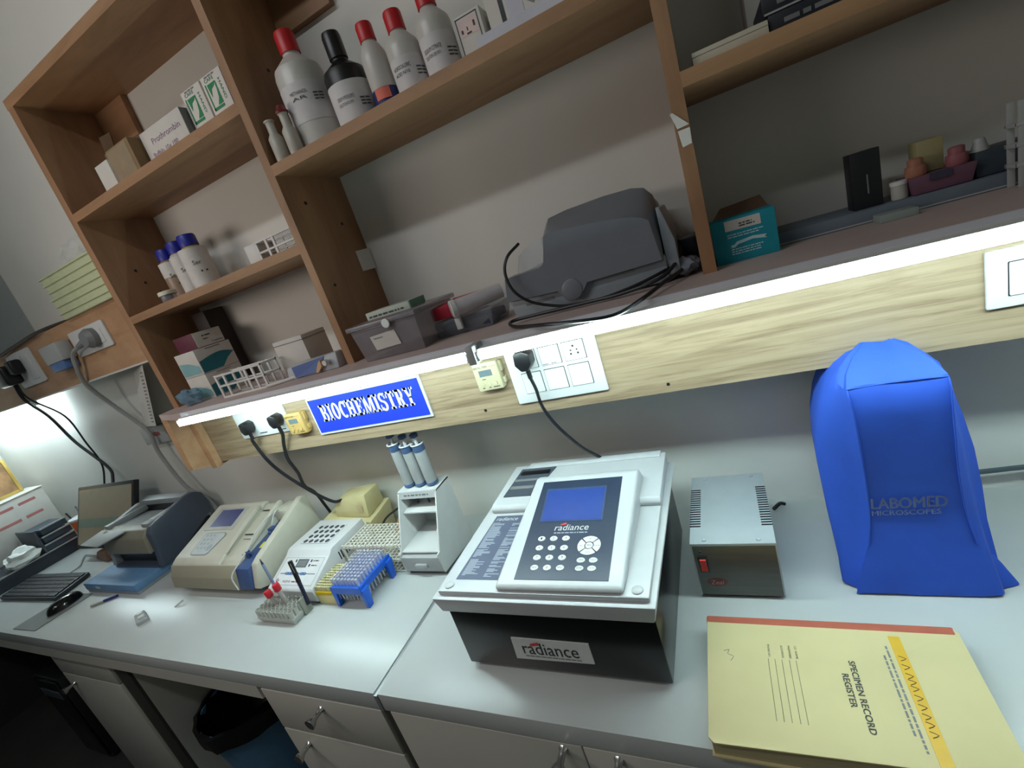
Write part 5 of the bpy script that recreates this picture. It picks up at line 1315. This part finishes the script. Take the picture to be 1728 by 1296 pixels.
def green_box(label, x0, x1, zt):
    t, p = carton('white_box', label, 'carton', x0, x1, -0.102, -0.03, ZT, zt, PAPER, 'white cartons with green hand emblem')
    y = -0.1026; w = x1 - x0; zc = zt - 0.018
    b = MB()
    b.poly([(x0 + .10 * w, y, zc - 0.058), (x0 + .62 * w, y, zc - 0.058), (x0 + .62 * w, y, zc - 0.052), (x0 + .10 * w, y, zc - 0.052)])
    b.poly([(x0 + .10 * w, y, zc - 0.058), (x0 + .15 * w, y, zc - 0.058), (x0 + .15 * w, y, zc), (x0 + .10 * w, y, zc)])
    b.poly([(x0 + .20 * w, y, zc - 0.002), (x0 + .58 * w, y, zc - 0.002), (x0 + .50 * w, y, zc - 0.010), (x0 + .34 * w, y, zc - 0.014), (x0 + .24 * w, y, zc - 0.030)])
    b.poly([(x0 + .56 * w, y, zc - 0.002), (x0 + .62 * w, y, zc - 0.002), (x0 + .62 * w, y, zc - 0.050), (x0 + .36 * w, y, zc - 0.050), (x0 + .50 * w, y, zc - 0.036), (x0 + .56 * w, y, zc - 0.018)])
    part(t, 'hand_emblem', b, GRN)
    part(t, 'lettering', MB().text('CARE', (x0 + .16 * w, y, zc + 0.003), X, Z, 0.0075, 0.44 * w).text('HAND', (x0 + .75 * w, y, zc - 0.002), -Z, X, 0.0075, 0.045), GRN)
    part(t, 'small_print', MB().textline((x0 + .2 * w, y, zc - 0.075), X, Z, 0.5 * w, 0.005, 2).textline((x0 + .2 * w, y, zt - 0.006), X, Z, 0.5 * w, 0.003, 5), INKGREY)
green_box('white carton with green hand emblem, left of two on the top left shelf', -0.368, -0.292, 1.347)
green_box('white carton with green hand emblem beside the divider on the top left shelf', -0.286, -0.212, 1.347)

# --- middle compartment, upper shelf (z 1.067)
ZU = 1.067
for label, x, zt, capm in (('small milky vial without cap at the left end of the upper middle shelf', -0.056, 1.165, None), ('small milky vial with maroon stopper beside the methanol bottle', -0.012, 1.160, mat('maroon_cap', (110, 30, 34), 0.5))):
    t = thing('sample_vial', label, 'vial', (x, -0.17, ZU))
    part(t, 'body', MB().lathe([(0.0145, 0), (0.0155, 0.003), (0.0155, 0.050), (0.009, 0.060), (0.009, 0.082), (0.011, 0.083), (0.011, 0.086)], (x, -0.188, ZU), 18), mat('milky_plastic', (196, 192, 180), 0.4, alpha=0.85))
    if capm:
        part(t, 'stopper', MB().lathe([(0.013, 0), (0.014, 0.004), (0.010, 0.008), (0.007, 0.016), (0.0001, 0.017)], (x, -0.188, ZU + 0.084), 14), capm)
MILK = mat('milky_bottle', (196, 194, 188), 0.35, var=0.03)
LABG = mat('chem_label', (206, 204, 204), 0.55)
REDC = mat('red_cap', (190, 30, 36), 0.4)
def tx(a, rest, k=0.0):
    L = [(a[0], 0.070 + k, 0.007, 0.038, -0.032)]
    z = 0.060 + k
    for s in rest:
        L.append((s, z, 0.006, 0.034, -0.032)); z -= 0.010
    L += [(None, 0.066 + k, 0.0025, 0.022, 0.016), (None, 0.060 + k, 0.0025, 0.022, 0.016), (None, 0.054 + k, 0.0025, 0.02, 0.016)]
    return (L, -0.05)
capped_bottle('large translucent methanol bottle with red cap beside the divider', 0.018, -0.125, ZU, 0.052, 0.190, 0.022, REDC, MILK, LABG, 'chemical bottles on the upper shelf', caph=0.042, capr=0.021, lab=(0.28, 0.68), txt=tx(('METHANOL',), ('AR',), 0.035))
capped_bottle('black bottle with white label on the upper shelf', 0.132, -0.130, ZU, 0.045, 0.130, 0.022, BLACK, mat('black_bottle', (10, 14, 14), 0.4), LABG, 'chemical bottles on the upper shelf', caph=0.048, capr=0.019, lab=(0.10, 0.66), txt=tx(('SODIUM HYPOCHLORITE',), ('SOLUTION 5% W/V',), -0.018))
t = capped_bottle('slim white bottle with red cap and blue orange label on the upper shelf', 0.212, -0.130, ZU, 0.027, 0.130, 0.016, REDC, MILK, mat('navy_label', (34, 40, 104), 0.5), 'chemical bottles on the upper shelf', caph=0.032, capr=0.0165, lab=(0.03, 0.36))
part(t, 'orange_panel', MB().add([(0.212 + 0.0282 * math.cos(a), -0.130 + 0.0282 * math.sin(a), z) for z in (ZU + 0.026, ZU + 0.046) for a in [-1.9 + 0.15 * i for i in range(9)]], [(i, i + 1, 10 + i, 9 + i) for i in range(8)]), mat('orange_label', (226, 116, 96), 0.6))
capped_bottle('white chemical bottle with red cap, left of the matching pair', 0.280, -0.130, ZU, 0.034, 0.118, 0.016, REDC, MILK, LABG, 'chemical bottles on the upper shelf', caph=0.034, capr=0.018, lab=(0.05, 0.62), txt=tx(('HYDROCHLORIC',), ('ACID N/10',), -0.018))
capped_bottle('white chemical bottle with red cap, right of the matching pair by the framed card', 0.355, -0.130, ZU, 0.035, 0.124, 0.016, REDC, MILK, LABG, 'chemical bottles on the upper shelf', caph=0.034, capr=0.018, lab=(0.05, 0.64), txt=tx(('SODIUM CITRATE',), ('SOLUTION 3.8% W/V',), -0.018))
t, p = carton('white_box', 'narrow white carton with black outline right of the red capped bottles', 'carton', 0.398, 0.452, -0.135, -0.06, ZU, 1.158, PAPER)
b = MB()
for (a, c, d, e) in ((0.401, 0.4025, ZU, 1.154), (0.4445, 0.446, ZU, 1.154), (0.401, 0.446, 1.1525, 1.154)):
    b.poly([(a, -0.1356, d), (c, -0.1356, d), (c, -0.1356, e), (a, -0.1356, e)])
part(t, 'outline_print', b, DARK)
part(t, 'small_print', MB().flat((0.408, -0.1356, 1.128), X, Z, 0, 0.004, 0, 0.006).flat((0.420, -0.1356, 1.130), X, Z, 0, 0.002, 0, 0.006).flat((0.434, -0.1356, 1.132), X, Z, 0, 0.004, 0, 0.009).flat((0.418, -0.1356, 1.124), X, Z, 0, 0.010, 0, 0.003), INK)
part(t, 'pink_panel', MB().poly([(0.404, -0.1353, 1.122), (0.443, -0.1353, 1.122), (0.443, -0.1353, 1.150), (0.404, -0.1353, 1.150)]), mat('pale_pink', (222, 200, 196), 0.7))
t = thing('reagent_kit_box', 'white reagent kit box with black stripe and open front lip', 'box', (0.56, -0.13, ZU))
part(t, 'box', MB().box(0.462, 0.66, -0.130, -0.03, ZU, 1.27, 0.001), PAPERW)
part(t, 'black_stripe', MB().box(0.487, 0.4945, -0.1312, -0.1295, 1.10, 1.27), BLACK)
part(t, 'lip', MB().hexa([(0.455, -0.205, ZU), (0.66, -0.205, ZU), (0.66, -0.13, ZU), (0.462, -0.13, ZU), (0.455, -0.205, 1.085), (0.66, -0.205, 1.085), (0.66, -0.13, 1.098), (0.462, -0.13, 1.098)]), mat('lip_white', (206, 208, 218), 0.6))
b = MB()
for k in range(6):
    b.ell((0.515 + 0.022 * k, -0.1312, 1.106), X, Z, 0.005, 0.005, 12)
part(t, 'dot_print', b, mat('navy_dot', (28, 30, 60), 0.5))
part(t, 'shield_print', MB().prism([(0.535, 1.16), (0.56, 1.165), (0.562, 1.13), (0.548, 1.118), (0.536, 1.128)], 'Y', -0.1312, -0.1298), GREYM)
part(t, 'inner_panel', MB().box(0.500, 0.530, -0.1308, -0.1297, 1.105, 1.27), mat('lilac_white', (196, 196, 206), 0.6))

# --- middle compartment, lowest shelf
t = thing('clear_storage_box', 'smoky clear plastic storage box with white label on the middle shelf', 'box', (0.09, -0.2, ZB))
SM = mat('smoky_clear', (150, 144, 150), 0.25, alpha=0.62)
part(t, 'tub', MB().hexa([(-0.005, -0.250, ZB), (0.165, -0.250, ZB), (0.160, -0.09, ZB), (0.0, -0.09, ZB), (-0.012, -0.258, 0.676), (0.172, -0.258, 0.676), (0.168, -0.085, 0.676), (-0.008, -0.085, 0.676)], 0.003), SM)
part(t, 'lid', MB().box(-0.018, 0.178, -0.264, -0.080, 0.676, 0.687, 0.003), SM)
part(t, 'lid_latch', MB().lathe([(0.010, 0), (0.010, 0.003)], (0.100, -0.2645, 0.676), 14, (0, -1, 0)), WHITE2)
s = part(t, 'paper_label', MB().hexa([(0.041, -0.2552, 0.622), (0.112, -0.2552, 0.624), (0.112, -0.2530, 0.624), (0.041, -0.2530, 0.622), (0.037, -0.2575, 0.655), (0.108, -0.2575, 0.658), (0.108, -0.256, 0.658), (0.037, -0.256, 0.655)]), PAPERW)
part(t, 'label_print', MB().textline((0.046, -0.2580, 0.648), X, Z, 0.025, 0.002, 2), INKGREY, parent=s)
t, p = carton('syringe_box', 'pale printed carton strip lying on the clear storage box', 'carton', 0.022, 0.148, -0.225, -0.165, 0.6875, 0.705, mat('pale_green_card', (186, 196, 186), 0.6))
part(t, 'green_end', MB().box(0.146, 0.1495, -0.2255, -0.1645, 0.690, 0.7055), mat('green_card', (92, 134, 118), 0.6))
part(t, 'lettering', MB().textline((0.03, -0.2254, 0.692), X, Z, 0.10, 0.004, 3), INK)
t = thing('grey_tray', 'smoky grey plastic tray under the red packet on the middle shelf', 'tray', (0.25, -0.14, ZB))
part(t, 'tray', MB().hexa([(0.165, -0.185, ZB), (0.300, -0.175, ZB), (0.298, -0.07, ZB), (0.168, -0.07, ZB), (0.162, -0.190, 0.636), (0.312, -0.180, 0.640), (0.31, -0.065, 0.640), (0.165, -0.065, 0.636)], 0.003), CLEARG)
part(t, 'dark_contents', MB().box(0.175, 0.298, -0.178, -0.08, 0.606, 0.626, 0.003), mat('slate_items', (56, 64, 80), 0.5))
part(t, 'white_tab', MB().box(0.222, 0.236, -0.194, -0.186, 0.612, 0.637, 0.001), WHITE2)
t = thing('red_packet', 'red cardboard packet lying in the grey tray', 'packet', (0.2, -0.13, 0.64))
part(t, 'packet', MB().hexa([(0.162, -0.182, 0.641), (0.225, -0.180, 0.641), (0.27, -0.10, 0.641), (0.185, -0.10, 0.641), (0.160, -0.182, 0.668), (0.225, -0.180, 0.670), (0.27, -0.10, 0.675), (0.185, -0.10, 0.675)], 0.002), mat('packet_red', (186, 40, 62), 0.5))
t = thing('white_tube', 'white capped plastic tube in a clear wrap next to the red packet', 'tube', (0.25, -0.16, 0.65))
part(t, 'tube', MB().cyl((0.240, -0.200, 0.660), (0.325, -0.135, 0.664), 0.018, 0.016, 18), mat('tube_pale', (196, 192, 196), 0.4))
part(t, 'cap', MB().lathe([(0.0195, 0), (0.0195, 0.010), (0.017, 0.012), (0.0001, 0.0125)], (0.240, -0.200, 0.660), 20, (-0.083, -0.065, -0.004)), WHITE)
# grey benchtop device
t = thing('benchtop_device', 'grey domed benchtop instrument on the middle shelf', 'instrument', (0.53, -0.13, ZB))
DEV = mat('device_grey', (118, 122, 130), 0.38, var=0.03)
DEVL = mat('device_pale', (148, 156, 164), 0.4, var=0.03)
part(t, 'base', MB().prism([(0.372, 0.603), (0.366, 0.645), (0.400, 0.650), (0.676, 0.650), (0.676, 0.603)], 'Y', -0.205, -0.045, 0.004), DEVL)
part(t, 'foot', MB().box(0.385, 0.405, -0.19, -0.06, ZB, 0.604).box(0.645, 0.665, -0.19, -0.06, ZB, 0.604), BLACK)
oc = [(0.366, 0.643), (0.375, 0.688), (0.453, 0.690), (0.462, 0.698), (0.468, 0.730), (0.473, 0.764), (0.480, 0.772), (0.515, 0.776), (0.590, 0.777), (0.640, 0.774), (0.660, 0.768), (0.672, 0.752), (0.676, 0.735), (0.672, 0.643),
      (0.534, 0.640), (0.520, 0.622), (0.505, 0.613), (0.487, 0.617), (0.474, 0.638)]
fr = []
for x, z in oc:   # the front face ends at a crease, above it the dome leans back
    f = max(0.0, (z - 0.700) / 0.077)
    fr.append((0.545 + (x - 0.545) * (1 - 0.20 * f * (1 if x > 0.545 else 0.15)), z - 0.046 * f * (0.55 + 0.45 * (x - 0.46) / 0.2 if x < 0.66 else 1.0)))
part(t, 'front_shell', MB().loft([[(x, -0.150, z) for x, z in oc], [(x, -0.165, z) for x, z in oc], [(x, -0.214, z) for x, z in fr], [(0.53 + (x - 0.53) * 0.99, -0.2165, 0.69 + (z - 0.69) * 0.985) for x, z in fr]]), DEV)
part(t, 'rear_shell', MB().prism([(0.370, 0.645), (0.378, 0.684), (0.464, 0.700), (0.478, 0.768), (0.520, 0.772), (0.60, 0.773), (0.655, 0.764), (0.672, 0.735), (0.672, 0.645)], 'Y', -0.160, -0.05, 0.006), DEV)
part(t, 'hinge_disc', MB().lathe([(0.020, 0), (0.020, 0.003), (0.018, 0.004), (0.0001, 0.004)], (0.503, -0.2145, 0.635), 24, (0, -1, 0)), DEV)
part(t, 'clear_shield', MB().prism([(0.400, 0.690), (0.412, 0.722), (0.440, 0.738), (0.468, 0.744), (0.460, 0.692)], 'Y', -0.200, -0.196), CLEAR)
part(t, 'side_plate', MB().prism([(0.676, 0.730), (0.682, 0.728), (0.696, 0.670), (0.696, 0.615), (0.676, 0.612)], 'Y', -0.20, -0.06, 0.001), DEVL)
part(t, 'base_slot', MB().box(0.54, 0.62, -0.2062, -0.204, 0.636, 0.640), GREYM)
part(t, 'base_slot', MB().box(0.40, 0.46, -0.2062, -0.204, 0.626, 0.630), GREYM)
single('power_lead', 'looped dark power lead hanging over the shelf edge below the grey instrument', 'cable',
       MB().tube([(0.700, -0.10, 0.655), (0.700, -0.16, 0.640), (0.668, -0.232, 0.618), (0.60, -0.240, 0.608), (0.53, -0.235, 0.607), (0.44, -0.235, 0.608), (0.375, -0.240, 0.608), (0.40, -0.290, 0.605), (0.47, -0.330, 0.6035), (0.55, -0.352, 0.598), (0.60, -0.352, 0.596), (0.64, -0.33, 0.606), (0.67, -0.26, 0.612), (0.705, -0.18, 0.618), (0.712, -0.12, 0.63)], 0.0034, 7), CABLE, (0.5, -0.24, ZB))
single('power_lead', 'thin black lead arching over the left end of the grey instrument', 'cable',
       MB().tube([(0.418, -0.195, 0.745), (0.398, -0.222, 0.728), (0.388, -0.232, 0.70), (0.395, -0.235, 0.665), (0.42, -0.232, 0.636), (0.46, -0.228, 0.617), (0.50, -0.232, 0.609), (0.56, -0.232, 0.607), (0.64, -0.228, 0.618), (0.69, -0.18, 0.63), (0.70, -0.13, 0.655), (0.69, -0.10, 0.662)], 0.003, 7), CABLE, (0.45, -0.22, ZB))
t = thing('power_adapter', 'black power adapter wedged behind the grey instrument by the divider', 'adapter', (0.71, -0.09, ZB))
part(t, 'adapter', MB().box(0.698, 0.729, -0.140, -0.06, 0.628, 0.662, 0.004), mat('adapter_black', (30, 36, 52), 0.4))
part(t, 'stand_block', MB().box(0.70, 0.727, -0.13, -0.03, ZB, 0.629), mat('grey_block', (110, 116, 128), 0.6))
t = thing('plastic_pouch', 'crumpled silvery plastic pouch at the foot of the right divider', 'pouch', (0.70, -0.18, ZB))
rnd = random.Random(21); bmm = bmesh.new()
bmesh.ops.create_icosphere(bmm, subdivisions=3, radius=1.0)
for v in bmm.verts:
    n = v.co.copy(); f = 0.85 + 0.22 * math.sin(6 * n.x + 1) * math.sin(5 * n.y + n.z * 4) + rnd.uniform(-.1, .1)
    v.co = Vector((min(0.7285, 0.700 + 0.032 * f * n.x), -0.172 + 0.030 * f * n.y, max(ZB + 0.0005, 0.617 + 0.020 * f * n.z)))
part(t, 'film', MB().bm(bmm), mat('silver_film', (150, 158, 172), 0.2, alpha=0.7)); bmm.free()

# --- right compartment
t, p = carton('teal_carton', 'bright teal carton with white sticker on the lowest right shelf', 'carton', 0.7535, 0.852, -0.166, -0.10, ZB, 0.674, TEAL)
part(t, 'open_flap', MB().hexa([(0.76, -0.10, 0.674), (0.85, -0.10, 0.674), (0.85, -0.0985, 0.674), (0.76, -0.0985, 0.674), (0.775, -0.085, 0.690), (0.842, -0.080, 0.694), (0.842, -0.0785, 0.694), (0.775, -0.0835, 0.690)]), mat('flap_brown', (120, 92, 74), 0.8))
s = part(t, 'sticker', MB().poly([(0.775, -0.1666, 0.654), (0.830, -0.1666, 0.653), (0.830, -0.1666, 0.670), (0.775, -0.1666, 0.671)]), PAPER)
part(t, 'sticker_print', MB().textline((0.797, -0.1669, 0.6615), X, Z, 0.020, 0.0022, 4).textline((0.797, -0.1669, 0.6575), X, Z, 0.024, 0.0022, 6), INK, parent=s)
TW = mat('teal_white', (190, 222, 226), 0.6)
b = MB().textline((0.777, -0.1666, 0.646), X, Z, 0.055, 0.0018, 4).textline((0.777, -0.1666, 0.642), X, Z, 0.048, 0.0018, 5).textline((0.780, -0.1666, 0.621), X, Z, 0.05, 0.0018, 9).textline((0.780, -0.1666, 0.617), X, Z, 0.045, 0.0018, 7).textline((0.780, -0.1666, 0.613), X, Z, 0.045, 0.0018, 8)
b.poly([(0.779, -0.1666, 0.629), (0.786, -0.1666, 0.630), (0.790, -0.1666, 0.634), (0.815, -0.1666, 0.637), (0.836, -0.1666, 0.634), (0.832, -0.1666, 0.631), (0.836, -0.1666, 0.628), (0.815, -0.1666, 0.632), (0.792, -0.1666, 0.629), (0.786, -0.1666, 0.625), (0.779, -0.1666, 0.625), (0.782, -0.1666, 0.627)])
part(t, 'print', b, TW)
t, p = carton('flat_file', 'flat blue grey file box lying along the back of the lowest right shelf', 'file', 0.856, 1.30, -0.118, -0.005, ZB, 0.622, mat('blue_grey_card', (104, 116, 128), 0.6))
part(t, 'pale_edge', MB().box(0.857, 1.30, -0.1185, -0.117, 0.602, 0.604), GREYL)
t, p = carton('black_box', 'upright black box standing on the flat file in the right compartment', 'box', 0.972, 1.012, -0.100, -0.06, 0.6225, 0.712, mat('matt_black', (24, 28, 32), 0.5))
part(t, 'grey_mark', MB().box(0.992, 0.994, -0.1008, -0.0995, 0.645, 0.675), GREYM)
carton('slide_box', 'pale slide box lying on the shelf in front of the upright black box', 'box', 0.990, 1.038, -0.158, -0.122, ZB, 0.612, mat('pale_slate', (140, 152, 150), 0.6))
t = thing('sample_jar', 'small white sample jar left of the maroon tray in the right compartment', 'jar', (1.034, -0.11, 0.6225))
part(t, 'body', MB().lathe([(0.010, 0), (0.011, 0.002), (0.011, 0.022)], (1.034, -0.095, 0.6225), 14), FROST)
part(t, 'lid', MB().lathe([(0.012, 0), (0.012, 0.006), (0.0001, 0.0065)], (1.034, -0.095, 0.6445), 14), WHITE2)
t = thing('maroon_tray', 'dull maroon plastic tray of small items on the right shelf', 'tray', (1.08, -0.1, 0.6225))
part(t, 'tray', MB().hexa([(1.048, -0.112, 0.6225), (1.118, -0.112, 0.6225), (1.118, -0.05, 0.6225), (1.048, -0.05, 0.6225), (1.043, -0.117, 0.650), (1.123, -0.117, 0.650), (1.123, -0.045, 0.650), (1.043, -0.045, 0.650)], 0.002), mat('tray_maroon', (112, 78, 96), 0.55))
part(t, 'dark_strip', MB().box(1.066, 1.092, -0.1185, -0.1155, 0.640, 0.6505), mat('strip_navy', (60, 58, 80), 0.6))
for label, x, m_ in (('orange capped bottle in the maroon tray', 1.055, mat('cap_orange', (164, 112, 90), 0.5)), ('pink red capped bottle in the maroon tray', 1.105, mat('cap_pink', (150, 92, 98), 0.5))):
    t = thing('small_bottle', label, 'bottle', (x, -0.09, 0.65), group='small bottles in the maroon tray')
    part(t, 'body', MB().lathe([(0.012, 0), (0.014, 0.004), (0.013, 0.016)], (x, -0.098, 0.6502), 14), m_)
    part(t, 'cap', MB().lathe([(0.010, 0), (0.010, 0.010), (0.007, 0.012), (0.0001, 0.012)], (x, -0.098, 0.666), 14), m_)
t, p = carton('yellow_box', 'small pale yellow box resting across the maroon tray', 'box', 1.062, 1.095, -0.085, -0.05, 0.6505, 0.699, mat('dull_yellow', (160, 153, 110), 0.6))
t = thing('dark_case', 'dark slate box behind the wire rack at the right shelf end', 'box', (1.15, -0.07, 0.6225))
part(t, 'case', MB().box(1.124, 1.26, -0.105, -0.03, 0.6225, 0.660, 0.003), mat('slate_case', (54, 66, 76), 0.5))
t = thing('dropper_cap', 'pale cone shaped dropper standing on the dark slate box', 'dropper', (1.13, -0.09, 0.66))
part(t, 'cone', MB().lathe([(0.010, 0), (0.010, 0.004), (0.006, 0.018), (0.004, 0.019)], (1.134, -0.092, 0.6602), 14), GREYL)
part(t, 'base_ring', MB().lathe([(0.011, 0), (0.011, 0.002)], (1.134, -0.092, 0.6601), 14), GREYL)
ladder_rack('white wire rack at the right end of the lowest right shelf', 1.150, 1.27, -0.150, -0.122, ZB, 0.715, (0.628, 0.655, 0.682), (1.152, 1.26), 'white tube racks on the shelves', GREYL)
# upper right shelf
ZR = 0.907
t, p = carton('cream_slab', 'cream coloured flat box on the upper right shelf', 'box', 0.772, 0.875, -0.190, -0.09, ZR, 0.928, CREAM)
part(t, 'lid_line', MB().box(0.7715, 0.8755, -0.1905, -0.0895, 0.921, 0.9215), INKGREY)
single('eyeglass_lens', 'small dark ring shaped object on the cream flat box', 'lens', MB().tube([(0.80 + 0.014 * math.cos(a * 0.5236), -0.15 + 0.012 * math.sin(a * 0.5236), 0.9305) for a in range(13)], 0.0022, 6, 1), DARK, (0.80, -0.15, 0.928))
for label, z0, z1, dx in (('lower black printed box of the two stacked on the upper right shelf', ZR, 0.932, 0.0), ('upper black printed box of the two stacked on the upper right shelf', 0.9325, 0.956, -0.006)):
    t, p = carton('black_box', label, 'box', 0.876 + dx, 0.990 + dx, -0.186, -0.08, z0, z1, mat('black_card', (30, 36, 44), 0.5), 'black printed boxes')
    part(t, 'lettering', MB().textline((0.895 + dx, -0.1866, z0 + 0.009), X, Z, 0.06, 0.006, int(z1 * 1000)), INKGREY)
    part(t, 'white_edge', MB().box(0.878 + dx, 0.988 + dx, -0.1868, -0.1855, z0 + 0.0005, z0 + 0.003), GREYL)
carton('white_box', 'white box behind the black boxes on the upper right shelf', 'box', 0.862, 1.02, -0.075, -0.02, ZR, 1.10, PAPERW)
